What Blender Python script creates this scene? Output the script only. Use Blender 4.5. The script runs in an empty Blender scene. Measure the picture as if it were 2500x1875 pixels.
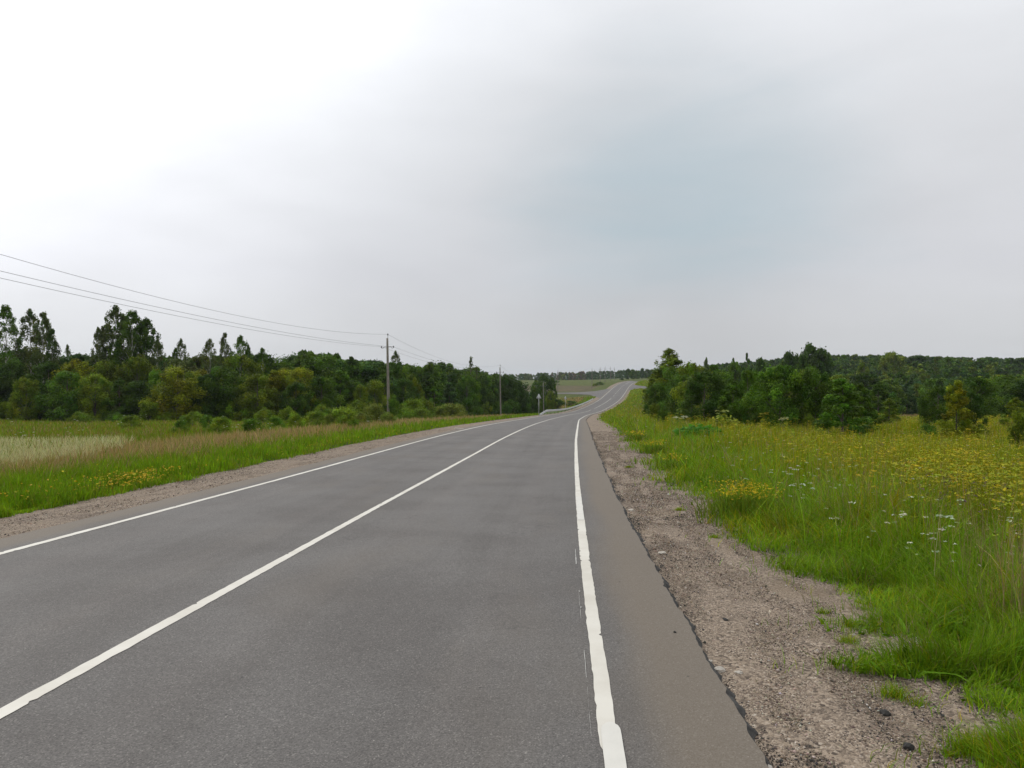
import bpy, math, random
import numpy as np
from mathutils import Vector

rng = np.random.default_rng(11)
random.seed(11)
scene = bpy.context.scene
COL = scene.collection

# ------------------------------------------------------------------ camera
# photograph frame 2500 x 1875, focal length 1750 px, true horizon at row 925
F, CX, HY = 1750.0, 1250.0, 925.0
cam_data = bpy.data.cameras.new("camera")
cam_data.sensor_width = 36.0
cam_data.lens = 36.0 * F / 2500.0
cam_data.clip_start = 0.05
cam_data.clip_end = 20000.0
cam = bpy.data.objects.new("camera", cam_data)
COL.objects.link(cam)
cam.location = (0, 0, 0)
cam.rotation_euler = (math.radians(90) - math.atan((937.5 - HY) / F), 0, 0)
scene.camera = cam
scene.render.resolution_x, scene.render.resolution_y = 1024, 768

scene.view_settings.view_transform = 'Standard'
scene.view_settings.look = 'None'
scene.view_settings.exposure = 0.0
scene.view_settings.gamma = 1.0
scene.view_settings.use_curve_mapping = False

# ------------------------------------------------------------------ node helper
class NT:
    def __init__(self, tree):
        self.t = tree
    def n(self, kind, **kw):
        nd = self.t.nodes.new(kind)
        for k, v in kw.items():
            setattr(nd, k, v)
        return nd
    def l(self, a, b):
        self.t.links.new(a, b)
    def put(self, sock, v):
        if isinstance(v, bpy.types.NodeSocket):
            self.l(v, sock)
        else:
            sock.default_value = v
    def math(self, op, a, b=None, c=None, clamp=False):
        nd = self.n('ShaderNodeMath', operation=op, use_clamp=clamp)
        self.put(nd.inputs[0], a)
        if b is not None: self.put(nd.inputs[1], b)
        if c is not None: self.put(nd.inputs[2], c)
        return nd.outputs[0]
    def mix(self, f, a, b, blend='MIX'):
        nd = self.n('ShaderNodeMix', data_type='RGBA', blend_type=blend)
        self.put(nd.inputs[0], f)
        self.put(nd.inputs[6], a if isinstance(a, bpy.types.NodeSocket) else (*a, 1))
        self.put(nd.inputs[7], b if isinstance(b, bpy.types.NodeSocket) else (*b, 1))
        return nd.outputs[2]
    def maprange(self, v, a, b, c=0.0, d=1.0, smooth=True):
        nd = self.n('ShaderNodeMapRange', interpolation_type='SMOOTHSTEP' if smooth else 'LINEAR')
        self.put(nd.inputs[0], v)
        for i, x in enumerate((a, b, c, d)):
            nd.inputs[i + 1].default_value = x
        return nd.outputs[0]
    def noise(self, vec, scale, detail=3.0, rough=0.55, dist=0.0):
        nd = self.n('ShaderNodeTexNoise')
        self.l(vec, nd.inputs['Vector'])
        nd.inputs['Scale'].default_value = scale
        nd.inputs['Detail'].default_value = detail
        nd.inputs['Roughness'].default_value = rough
        nd.inputs['Distortion'].default_value = dist
        return nd.outputs[0]
    def voronoi(self, vec, scale, feature='F1', rand=1.0):
        nd = self.n('ShaderNodeTexVoronoi', feature=feature)
        self.l(vec, nd.inputs['Vector'])
        nd.inputs['Scale'].default_value = scale
        nd.inputs['Randomness'].default_value = rand
        return nd
    def ramp(self, f, stops):
        nd = self.n('ShaderNodeValToRGB')
        cr = nd.color_ramp
        while len(cr.elements) < len(stops):
            cr.elements.new(0.5)
        for e, (p, c) in zip(cr.elements, stops):
            e.position = p
            e.color = (*c, 1) if len(c) == 3 else c
        self.l(f, nd.inputs[0])
        return nd.outputs[0]
    def mapping(self, vec, scale=(1, 1, 1), loc=(0, 0, 0)):
        nd = self.n('ShaderNodeMapping')
        self.l(vec, nd.inputs[0])
        nd.inputs['Scale'].default_value = scale
        nd.inputs['Location'].default_value = loc
        return nd.outputs[0]

# ------------------------------------------------------------------ sky and sun
SUN_AZ, SUN_EL = math.radians(-50), math.radians(36)       # azimuth from +Y, minus = to the left
sun_dir = Vector((math.sin(SUN_AZ) * math.cos(SUN_EL), math.cos(SUN_AZ) * math.cos(SUN_EL), math.sin(SUN_EL)))
SKY_STRENGTH = 0.1
world = bpy.data.worlds.new("World")
scene.world = world
world.use_nodes = True
w = NT(world.node_tree)
w.t.nodes.clear()
out = w.n('ShaderNodeOutputWorld')
bg = w.n('ShaderNodeBackground')
w.l(bg.outputs[0], out.inputs[0])
bg.inputs[1].default_value = SKY_STRENGTH
sky = w.n('ShaderNodeTexSky', sky_type='NISHITA')
sky.sun_disc = False
sky.sun_elevation = SUN_EL
sky.sun_rotation = SUN_AZ
sky.air_density = 1.0
sky.dust_density = 2.0
tc = w.n('ShaderNodeTexCoord')
gen = tc.outputs['Generated']
def dotdir(v):
    nd = w.n('ShaderNodeVectorMath', operation='DOT_PRODUCT')
    w.l(gen, nd.inputs[0])
    nd.inputs[1].default_value = v
    return nd.outputs['Value']
def azel(px, py):
    v = Vector(((px - CX) / F, 1.0, -(py - HY) / F))
    return v.normalized()
sep = w.n('ShaderNodeSeparateXYZ')
w.l(gen, sep.inputs[0])
zup = sep.outputs[2]
sd = w.math('MAXIMUM', dotdir(sun_dir), 0.0)
warp = w.noise(w.mapping(gen, (1.0, 1.0, 2.2)), 1.7, 4.0, 0.5, 0.35)
fine = w.noise(w.mapping(gen, (1.0, 1.0, 3.0), (3.1, 0.4, 1.0)), 5.0, 4.0, 0.5, 0.2)
sdw = w.math('ADD', sd, w.math('MULTIPLY', w.math('SUBTRACT', warp, 0.5), 0.16))
sdw = w.math('MAXIMUM', sdw, 0.0)
glow = w.math('ADD', w.math('MULTIPLY', w.math('POWER', sdw, 8.0), 0.78), w.math('MULTIPLY', w.math('POWER', sdw, 3.5), 0.28))
zen = w.math('MULTIPLY', w.maprange(zup, 0.20, 0.80), 0.50)
bank = w.math('MULTIPLY', w.maprange(dotdir(azel(2750, 50)), 0.86, 1.0), 0.13)
br = w.math('ADD', w.math('ADD', w.math('ADD', 0.572, bank), glow), zen)
br = w.math('MULTIPLY', br, w.math('ADD', 0.93, w.math('MULTIPLY', fine, 0.15)))
tint = w.ramp(w.maprange(zup, 0.0, 0.35), [(0.0, (0.972, 0.985, 1.005)), (0.35, (0.965, 0.98, 1.03)), (1.0, (0.965, 0.985, 1.025))])
sc = w.n('ShaderNodeVectorMath', operation='SCALE')
w.l(tint, sc.inputs[0])
w.l(w.math('DIVIDE', br, SKY_STRENGTH), sc.inputs['Scale'])
cloud = sc.outputs[0]
# thin place in the cloud deck where blue shows through
p1 = w.math('MAXIMUM', dotdir(azel(1660, 620)), 0.0)
streak = w.noise(w.mapping(gen, (1.2, 1.2, 4.5), (0.3, 1.7, 0.0)), 2.6, 5.0, 0.55, 0.6)
p1 = w.math('ADD', p1, w.math('MULTIPLY', w.math('SUBTRACT', streak, 0.5), 0.045))
hole = w.math('POWER', w.maprange(p1, 0.952, 1.004, 0.0, 1.0, False), 1.5)
veil = w.math('POWER', w.maprange(dotdir(azel(1480, 420)), 0.88, 1.0, 0.0, 1.0, False), 1.3)
hole = w.math('ADD', w.math('MULTIPLY', hole, 0.50), w.math('MULTIPLY', veil, 0.05))
hole = w.math('MULTIPLY', hole, w.maprange(w.math('ADD', zup, w.math('MULTIPLY', w.math('SUBTRACT', streak, 0.5), 0.05)), 0.07, 0.19))
bluesky = w.mix(0.82, sky.outputs[0], (4.0, 5.5, 6.1))
w.l(w.mix(hole, cloud, bluesky), bg.inputs[0])

sun_data = bpy.data.lights.new("sun", 'SUN')
sun_data.energy = 0.9
sun_data.angle = math.radians(14)
sun_data.color = (1.0, 0.95, 0.86)
sun = bpy.data.objects.new("sun", sun_data)
COL.objects.link(sun)
sun.rotation_euler = sun_dir.to_track_quat('Z', 'Y').to_euler()

# ------------------------------------------------------------------ road alignment and terrain
def S(a, b, x):
    t = np.clip((np.asarray(x, float) - a) / (b - a), 0, 1)
    return t * t * (3 - 2 * t)

CTRL = np.array([
    (-120, -11.8, 2.6), (-60, -7.45, 0.42), (-20, -4.58, -1.0), (0, -3.13, -1.72), (4, -2.85, -1.87), (8.3, -2.54, -2.02), (14.6, -2.09, -2.24),
    (21, -1.5, -2.42), (35, -0.23, -2.79), (51, 1.3, -3.33), (81, 4.2, -4.6), (126, 9.7, -6.4), (160, 14.6, -7.75),
    (185, 19.2, -8.55), (205, 23.6, -8.5), (225, 28.6, -8.0), (244, 33.4, -7.1), (290, 42.6, -5.2), (345, 53, -3.5), (404, 65.6, -1.95),
    (440, 77, -1.05), (480, 96, -0.7), (520, 120, -0.7), (560, 150, -0.8), (620, 190, -1.0), (800, 260, -1.6), (4600, 260, -3.0)])
YG = np.arange(-120, 4600, 0.5)
def _gauss(a, sig):
    r = int(sig * 2 * 4)
    k = np.exp(-0.5 * (np.arange(-r, r + 1) / (sig * 2)) ** 2)
    k /= k.sum()
    return np.convolve(np.pad(a, r, mode='edge'), k, mode='valid')
def _smooth(a):
    s1, s2 = _gauss(a, 5.0), _gauss(a, 11.0)
    b = S(60, 140, YG)
    return s1 * (1 - b) + s2 * b
XC = _smooth(np.interp(YG, CTRL[:, 0], CTRL[:, 1]))
ZR = _smooth(np.interp(YG, CTRL[:, 0], CTRL[:, 2]))
KG = np.sqrt(1 + np.gradient(XC, 0.5) ** 2)
KG[YG > 560] = KG[np.searchsorted(YG, 560)]
def xc(y): return np.interp(y, YG, XC)
def zr(y): return np.interp(y, YG, ZR)
def kk(y): return np.interp(y, YG, KG)
def uof(x, y): return (x - xc(y)) / kk(y)
def xof(u, y): return xc(y) + u * kk(y)

def gz(x, y):
    """terrain height outside the carriageway"""
    x = np.asarray(x, float); y = np.asarray(y, float)
    u = uof(x, y); a = np.abs(u)
    z = zr(y) - 0.06 * S(5, 6.2, a) - 0.28 * S(7, 15, a)
    v = np.exp(-((y - 190) / 45.0) ** 2)
    z = z - np.where(u < 0, 2.3, 0.9) * S(6.5, 16, a) * v
    z = z + 8.0 * S(55, 210, x) * S(165, 400, y)
    z = z + 0.06 * (np.sin(x * .31 + y * .17) + np.sin(x * .13 - y * .37 + 1)) * S(8, 14, a)
    return z

def depth_for(px, py, lift=0.0, lo=3.0, hi=400.0):
    """depth at which the ground (raised by lift) along a viewing column shows at row py"""
    ds = np.geomspace(lo, hi, 1500)
    rows = HY - F * (gz((px - CX) / F * ds, ds) + lift) / ds
    i = np.nonzero(rows <= py)[0]
    return float(ds[i[0]]) if len(i) else hi

# ------------------------------------------------------------------ mesh helpers
def new_obj(name, mesh, mat=None, parent=None):
    o = bpy.data.objects.new(name, mesh)
    COL.objects.link(o)
    if mat is not None and len(mesh.materials) == 0:
        mesh.materials.append(mat)
    if parent is not None:
        o.parent = parent
    return o

def mesh_np(name, V, faces, col=None, uv=None, smooth=False):
    """faces: list of (n,k) int arrays"""
    V = np.asarray(V, np.float32)
    me = bpy.data.meshes.new(name)
    me.vertices.add(len(V))
    me.vertices.foreach_set('co', V.ravel())
    tot = np.concatenate([np.full(len(f), f.shape[1], np.int32) for f in faces])
    idx = np.concatenate([np.asarray(f, np.int32).ravel() for f in faces])
    me.loops.add(len(idx))
    me.loops.foreach_set('vertex_index', idx)
    me.polygons.add(len(tot))
    start = np.concatenate([[0], np.cumsum(tot)[:-1]]).astype(np.int32)
    me.polygons.foreach_set('loop_start', start)
    me.polygons.foreach_set('loop_total', tot)
    if smooth:
        me.polygons.foreach_set('use_smooth', np.ones(len(tot), bool))
    if col is not None:
        at = me.color_attributes.new('Col', 'FLOAT_COLOR', 'POINT')
        c = np.ones((len(V), 4), np.float32)
        c[:, :3] = col
        at.data.foreach_set('color', c.ravel())
    if uv is not None:
        ul = me.uv_layers.new(name='UVMap')
        ul.data.foreach_set('uv', np.asarray(uv, np.float32)[idx].ravel())
    me.update(calc_edges=True)
    me.validate()
    return me

def grid_faces(nr, nc):
    i = np.arange(nr - 1)[:, None] * nc + np.arange(nc - 1)[None, :]
    i = i.ravel()
    return np.stack([i, i + 1, i + nc + 1, i + nc], 1)

def tube(pts, rad, n=6, cap=True):
    """tapered tube along pts -> V, list of faces"""
    pts = np.asarray(pts, float)
    rad = np.broadcast_to(np.asarray(rad, float), (len(pts),))
    V = []
    tan = np.gradient(pts, axis=0)
    tan /= np.linalg.norm(tan, axis=1)[:, None] + 1e-9
    ref = np.array([1.0, 0, 0]) if abs(tan[0, 0]) < 0.8 else np.array([0, 1.0, 0])
    ang = np.arange(n) * 2 * math.pi / n
    for p, t, r in zip(pts, tan, rad):
        a = np.cross(t, ref); a /= np.linalg.norm(a) + 1e-9
        b = np.cross(t, a)
        V.append(p + r * (np.cos(ang)[:, None] * a + np.sin(ang)[:, None] * b))
    V = np.concatenate(V)
    fs = []
    for k in range(len(pts) - 1):
        i = k * n + np.arange(n)
        j = k * n + (np.arange(n) + 1) % n
        fs.append(np.stack([i, j, j + n, i + n], 1))
    F4 = np.concatenate(fs)
    out = [F4]
    if cap:
        out.append(np.arange(n)[None, ::-1].copy())
        out.append((np.arange(n) + (len(pts) - 1) * n)[None, :])
    return V, out

def join(parts):
    """parts: list of (V, faces) -> V, faces grouped by size"""
    Vs, fs, off = [], {}, 0
    for V, fl in parts:
        Vs.append(V)
        for f in fl:
            f = np.asarray(f)
            fs.setdefault(f.shape[1], []).append(f + off)
        off += len(V)
    return np.concatenate(Vs), [np.concatenate(v) for v in fs.values()]

def box(cx, cy, cz, sx, sy, sz):
    V = np.array([(x, y, z) for x in (-1, 1) for y in (-1, 1) for z in (-1, 1)], float) * 0.5 * np.array([sx, sy, sz]) + np.array([cx, cy, cz])
    f = np.array([(0, 1, 3, 2), (4, 6, 7, 5), (0, 4, 5, 1), (2, 3, 7, 6), (0, 2, 6, 4), (1, 5, 7, 3)])
    return V, [f]

def lathe(cx, cy, prof, n=10):
    ang = np.arange(n) * 2 * math.pi / n
    V = np.concatenate([np.stack([cx + r * np.cos(ang), cy + r * np.sin(ang), np.full(n, z)], 1) for r, z in prof])
    fs = []
    for k in range(len(prof) - 1):
        i = k * n + np.arange(n); j = k * n + (np.arange(n) + 1) % n
        fs.append(np.stack([i, j, j + n, i + n], 1))
    return V, [np.concatenate(fs), np.arange(n)[None, ::-1].copy(), (np.arange(n) + (len(prof) - 1) * n)[None, :]]

def tag(o, label=None, cat=None, group=None, kind=None):
    if label: o['label'] = label
    if cat: o['category'] = cat
    if group: o['group'] = group
    if kind: o['kind'] = kind
    return o

def empty(name, loc, rz=0.0):
    o = bpy.data.objects.new(name, None)
    COL.objects.link(o)
    o.location = loc
    o.rotation_euler = (0, 0, rz)
    o.empty_display_size = 0.3
    return o

# ------------------------------------------------------------------ materials
def new_mat(name):
    m = bpy.data.materials.new(name)
    m.use_nodes = True
    t = NT(m.node_tree)
    b = m.node_tree.nodes['Principled BSDF']
    return m, t, b

def mat_asphalt():
    m, t, b = new_mat("asphalt")
    uv = t.n('ShaderNodeUVMap').outputs[0]
    pos = t.n('ShaderNodeNewGeometry').outputs['Position']
    s = t.n('ShaderNodeSeparateXYZ'); t.l(uv, s.inputs[0])
    u = s.outputs[0]
    au = t.math('ABSOLUTE', u)
    v1 = t.voronoi(pos, 130.0)
    g = t.ramp(v1.outputs['Color'], [(0.0, (0.068, 0.063, 0.058)), (0.4, (0.122, 0.114, 0.106)), (0.78, (0.158, 0.148, 0.137)), (0.95, (0.26, 0.245, 0.222)), (1.0, (0.42, 0.39, 0.35))])
    mac = t.noise(pos, 0.55, 5.0, 0.62)
    col = t.mix(t.maprange(mac, 0.3, 0.72), g, t.mix(1.0, g, (0.76, 0.74, 0.73), 'MULTIPLY'))
    # long stains drawn out along the lanes
    st = t.noise(t.mapping(uv, (1.6, 0.05, 1)), 1.0, 5.0, 0.6, 0.4)
    col = t.mix(t.maprange(st, 0.40, 0.72, 0.0, 0.55), col, t.mix(1.0, col, (0.76, 0.745, 0.73), 'MULTIPLY'))
    # polished wheel tracks, about 0.85 m either side of each lane's middle
    lane = t.math('ABSOLUTE', t.math('SUBTRACT', au, 1.70))
    wt = t.math('ABSOLUTE', t.math('SUBTRACT', lane, 0.86))
    wtm = t.math('MULTIPLY', t.maprange(wt, 0.0, 0.45, 1.0, 0.0), t.maprange(t.noise(t.mapping(uv, (0.7, 0.09, 1)), 1.0, 3.0), 0.25, 0.7))
    col = t.mix(t.math('MULTIPLY', wtm, 0.55), col, t.mix(1.0, col, (1.22, 1.20, 1.19), 'MULTIPLY'))
    # dust washed in from the shoulder
    dn = t.noise(t.mapping(uv, (2.2, 0.25, 1)), 1.0, 5.0, 0.6)
    dust = t.math('MULTIPLY', t.maprange(t.math('ADD', au, t.math('MULTIPLY', t.math('SUBTRACT', dn, 0.5), 0.7)), 3.30, 3.85), 0.85)
    col = t.mix(dust, col, t.mix(0.35, (0.170, 0.131, 0.086), g))
    # brown smears
    sm = t.noise(t.mapping(pos, (0.7, 0.22, 1)), 1.3, 4.0, 0.6)
    col = t.mix(t.maprange(sm, 0.50, 0.74, 0.0, 0.3), col, (0.135, 0.115, 0.092))
    # small dark pits and crumbs of bitumen
    v2 = t.voronoi(pos, 5.5)
    pit = t.math('MULTIPLY', t.maprange(v2.outputs['Distance'], 0.035, 0.07, 1.0, 0.0), t.math('GREATER_THAN', t.noise(pos, 3.1, 2.0), 0.54))
    col = t.mix(t.math('MULTIPLY', pit, 0.7), col, (0.03, 0.029, 0.028))
    # fine hairline cracks, only here and there
    wv = t.voronoi(t.mapping(t.n('ShaderNodeVectorMath', operation='ADD').outputs[0], (1, 1, 1)), 0.42, 'DISTANCE_TO_EDGE')
    vadd = wv.inputs['Vector'].links[0].from_node.inputs[0].links[0].from_node
    wn = t.n('ShaderNodeTexNoise'); wn.inputs['Scale'].default_value = 2.5; wn.inputs['Detail'].default_value = 5
    t.l(pos, wn.inputs['Vector'])
    t.l(pos, vadd.inputs[0]); t.l(wn.outputs['Color'], vadd.inputs[1])
    ck = t.math('MULTIPLY', t.maprange(wv.outputs['Distance'], 0.0015, 0.005, 1.0, 0.0), t.maprange(t.noise(pos, 0.35, 2.0), 0.52, 0.64))
    col = t.mix(t.math('MULTIPLY', ck, 0.5), col, (0.045, 0.042, 0.040))
    t.l(col, b.inputs['Base Color'])
    b.inputs['Roughness'].default_value = 0.78
    b.inputs['Specular IOR Level'].default_value = 0.35
    bu = t.n('ShaderNodeBump')
    bu.inputs['Strength'].default_value = 0.45
    bu.inputs['Distance'].default_value = 0.004
    t.l(v1.outputs['Distance'], bu.inputs['Height'])
    t.l(bu.outputs[0], b.inputs['Normal'])
    return m

def mat_gravel():
    m, t, b = new_mat("gravel")
    pos = t.n('ShaderNodeNewGeometry').outputs['Position']
    v1 = t.voronoi(pos, 95.0)
    v2 = t.voronoi(pos, 45.0)
    stops = [(0.0, (0.045, 0.036, 0.029)), (0.25, (0.120, 0.093, 0.071)), (0.52, (0.255, 0.198, 0.144)), (0.80, (0.355, 0.283, 0.213)), (0.95, (0.46, 0.39, 0.315)), (1.0, (0.57, 0.51, 0.43))]
    c1 = t.ramp(v1.outputs['Color'], stops)
    c2 = t.ramp(v2.outputs['Color'], stops)
    n1 = t.noise(pos, 1.3, 5.0, 0.65)
    col = t.mix(t.maprange(t.noise(pos, 4.0, 3.0), 0.45, 0.62), c1, c2)
    col = t.mix(t.maprange(n1, 0.50, 0.68, 0.0, 0.65), col, t.mix(1.0, col, (0.50, 0.49, 0.50), 'MULTIPLY'))
    n2 = t.noise(pos, 0.9, 4.0, 0.6)
    col = t.mix(t.maprange(n2, 0.52, 0.7, 0.0, 0.5), col, (0.185, 0.138, 0.088))
    t.l(col, b.inputs['Base Color'])
    b.inputs['Roughness'].default_value = 0.92
    b.inputs['Specular IOR Level'].default_value = 0.2
    hh = t.math('ADD', t.math('MULTIPLY', v1.outputs['Distance'], -0.6), t.math('MULTIPLY', v2.outputs['Distance'], -1.0))
    bu = t.n('ShaderNodeBump')
    bu.inputs['Strength'].default_value = 0.9
    bu.inputs['Distance'].default_value = 0.010
    t.l(hh, bu.inputs['Height'])
    t.l(bu.outputs[0], b.inputs['Normal'])
    return m

def mat_paint():
    m, t, b = new_mat("road_paint")
    pos = t.n('ShaderNodeNewGeometry').outputs['Position']
    n1 = t.noise(pos, 2.0, 5.0, 0.6)
    n2 = t.noise(pos, 60.0, 3.0, 0.6)
    col = t.mix(t.maprange(n1, 0.35, 0.75), (0.64, 0.61, 0.535), (0.54, 0.505, 0.43))
    col = t.mix(t.maprange(n2, 0.62, 0.78, 0.0, 0.35), col, (0.40, 0.37, 0.32))
    t.l(col, b.inputs['Base Color'])
    b.inputs['Roughness'].default_value = 0.6
    return m

def mat_simple(name, c, rough=0.7, metal=0.0, nscale=8.0, var=0.25, spec=0.4):
    m, t, b = new_mat(name)
    pos = t.n('ShaderNodeTexCoord').outputs['Object']
    n1 = t.noise(pos, nscale, 5.0, 0.6)
    dark = tuple(x * (1 - var) for x in c)
    lite = tuple(min(1, x * (1 + var)) for x in c)
    t.l(t.mix(t.maprange(n1, 0.3, 0.7), dark, lite), b.inputs['Base Color'])
    b.inputs['Roughness'].default_value = rough
    b.inputs['Metallic'].default_value = metal
    b.inputs['Specular IOR Level'].default_value = spec
    return m

def mat_ground():
    m, t, b = new_mat("meadow_soil")
    pos = t.n('ShaderNodeNewGeometry').outputs['Position']
    at = t.n('ShaderNodeAttribute', attribute_name='Col').outputs['Color']
    n1 = t.noise(pos, 0.35, 6.0, 0.65)
    n2 = t.noise(t.mapping(pos, (1, 0.6, 1)), 3.0, 5.0, 0.7)
    c = t.mix(t.maprange(n1, 0.3, 0.7), t.mix(1.0, at, (0.72, 0.78, 0.75), 'MULTIPLY'), t.mix(1.0, at, (1.25, 1.18, 1.1), 'MULTIPLY'))
    c = t.mix(t.maprange(n2, 0.35, 0.7), c, t.mix(1.0, c, (0.7, 0.7, 0.65), 'MULTIPLY'))
    t.l(c, b.inputs['Base Color'])
    b.inputs['Roughness'].default_value = 0.95
    b.inputs['Specular IOR Level'].default_value = 0.1
    return m

def mat_leaf(name, use_obj=True, trans=0.3, rough=0.55):
    m, t, b = new_mat(name)
    at = t.n('ShaderNodeAttribute', attribute_name='Col').outputs['Color']
    c = at
    if use_obj:
        oi = t.n('ShaderNodeObjectInfo')
        c = t.mix(1.0, at, oi.outputs['Color'], 'MULTIPLY')
    t.l(c, b.inputs['Base Color'])
    b.inputs['Roughness'].default_value = rough
    b.inputs['Specular IOR Level'].default_value = 0.10
    tr = t.n('ShaderNodeBsdfTranslucent')
    t.l(t.mix(1.0, c, (1.12, 1.15, 0.45), 'MULTIPLY'), tr.inputs['Color'])
    mx = t.n('ShaderNodeMixShader')
    mx.inputs[0].default_value = trans
    outn = [n for n in t.t.nodes if n.type == 'OUTPUT_MATERIAL'][0]
    t.l(b.outputs[0], mx.inputs[1]); t.l(tr.outputs[0], mx.inputs[2])
    t.l(mx.outputs[0], outn.inputs[0])
    return m

M_ASPH, M_GRAV, M_PAINT, M_GROUND = mat_asphalt(), mat_gravel(), mat_paint(), mat_ground()
M_EDGE = mat_simple("broken_asphalt_edge", (0.045, 0.043, 0.040), 0.9, 0, 25.0, 0.5)
M_TRACE = mat_simple('worn_paint', (0.40, 0.39, 0.36), 0.7, 0, 12.0, 0.3)
M_PAINT2 = mat_simple("fresh_road_paint", (0.62, 0.60, 0.54), 0.55, 0, 6.0, 0.04)
M_LEAF = mat_leaf("tree_leaves")
M_GRASS = mat_leaf("grass_blades", False, 0.28, 0.6)
M_PETAL = mat_leaf("petals", False, 0.15, 0.7)
M_BARK = mat_simple("bark", (0.11, 0.09, 0.07), 0.9, 0, 6.0, 0.45)
M_BIRCH = mat_simple("birch_bark", (0.42, 0.40, 0.36), 0.8, 0, 5.0, 0.45)
M_CONC = mat_simple("pole_concrete", (0.22, 0.20, 0.165), 0.85, 0, 2.5, 0.18)
M_STEEL = mat_simple("galvanised_steel", (0.55, 0.56, 0.55), 0.55, 0.2, 3.0, 0.12)
M_DARK = mat_simple("dark_metal", (0.07, 0.07, 0.075), 0.6, 0.3, 6.0, 0.2)
M_INSUL = mat_simple("insulator_glass", (0.06, 0.065, 0.06), 0.3, 0, 6.0, 0.2)
M_WIRE = mat_simple("wire_aluminium", (0.24, 0.24, 0.25), 0.6, 0.2, 1.0, 0.05)
M_STONE = mat_leaf("gravel_stone", False, 0.0, 0.85)
M_PALE = mat_simple("pale_stone", (0.46, 0.42, 0.36), 0.85, 0, 30.0, 0.2)
M_CLOD = mat_simple("bitumen_clod", (0.035, 0.033, 0.030), 0.9, 0, 30.0, 0.3)
M_RED = mat_simple("sign_red", (0.45, 0.03, 0.03), 0.4)
M_WHITE = mat_simple("sign_white", (0.72, 0.72, 0.70), 0.4, 0, 4.0, 0.04)
M_SIGNBACK = mat_simple("sign_back_grey", (0.52, 0.53, 0.53), 0.55, 0.1, 3.0, 0.08)

# ------------------------------------------------------------------ ground sheet
us = np.array([0, 3, 4.6, 5.3, 5.8, 6.3, 7, 8, 9.2, 11, 13, 15, 17.5, 20, 24, 29, 35, 43, 53, 66, 82, 102, 128, 160, 200, 260, 350, 480, 700, 1050, 1700, 3000, 6000.0])
us = np.concatenate([-us[:0:-1], us])
ys = np.concatenate([np.arange(-110, 0, 5.0), np.arange(0, 40, 1.0), np.arange(40, 210, 2.0), np.arange(210, 640, 5.0), np.geomspace(640, 4500, 40)])
Yg, Ug = np.meshgrid(ys, us, indexing='ij')
Xg = xof(Ug, Yg)
Zg = gz(Xg, Yg)
Zg -= 0.30 * (1 - S(5.2, 5.9, np.abs(Ug)))
def ground_colour(x, y):
    u = uof(x, y); n = x.shape
    c = np.zeros(n + (3,))
    base = np.array([0.060, 0.072, 0.020]); c[:] = base
    def put(mask, col):
        nonlocal c
        mk = np.clip(mask, 0, 1)[..., None]
        c = c * (1 - mk) + np.array(col) * mk
    put(S(5.5, 6.5, np.abs(u)) * (1 - S(60, 120, y)), (0.035, 0.042, 0.012))
    put(S(9, 13, u), (0.070, 0.072, 0.014))                       # right meadow
    put(S(9, 12, -u) * (1 - S(14, 19, -u)), (0.165, 0.120, 0.055))  # dry grass band
    put(S(14, 19, -u), (0.100, 0.100, 0.030))
    put(S(228, 245, y), (0.085, 0.105, 0.025))                    # slope beyond the valley
    put(S(10, 13, -u) * S(294, 300, y) * (1 - S(352, 372, y)), (0.118, 0.100, 0.058))   # ploughed strip
    put(S(10, 14, -u) * S(360, 378, y) * (1 - S(640, 700, y)), (0.098, 0.118, 0.034))
    put(S(18, 24, u) * S(95, 105, y) * (1 - S(160, 170, y)), (0.135, 0.092, 0.050))     # brown hay strip behind the bushes
    put(S(640, 700, y), (0.05, 0.065, 0.03))
    return c
gc = ground_colour(Xg, Yg)
me = mesh_np("ground", np.stack([Xg, Yg, Zg], -1).reshape(-1, 3), [grid_faces(*Xg.shape)], gc.reshape(-1, 3), smooth=True)
tag(new_obj("ground", me, M_GROUND), kind='structure')

# ------------------------------------------------------------------ road, shoulders, markings
def ribbon(name, yy, cols, zoff, mat, parent=None, extra=None):
    """cols: list of u (scalar or array over yy); zoff: list of heights above the road profile"""
    yy = np.asarray(yy, float)
    U = np.stack([np.broadcast_to(np.asarray(c, float), yy.shape) for c in cols], 1)
    Zo = np.stack([np.broadcast_to(np.asarray(c, float), yy.shape) for c in zoff], 1)
    Y = np.repeat(yy[:, None], U.shape[1], 1)
    X = xof(U, Y)
    Z = zr(Y) + Zo
    me = mesh_np(name, np.stack([X, Y, Z], -1).reshape(-1, 3), [grid_faces(*X.shape)], uv=np.stack([U, Y], -1).reshape(-1, 2))
    return new_obj(name, me, mat, parent)

def wob(y, seed, scales, amps):
    r = np.random.default_rng(seed)
    o = np.zeros_like(y, dtype=float)
    for s, a in zip(scales, amps):
        k = np.arange(math.floor(y.min() / s) - 1, math.ceil(y.max() / s) + 3)
        o += a * np.interp(y, k * s, r.normal(size=len(k)))
    return o

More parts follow.
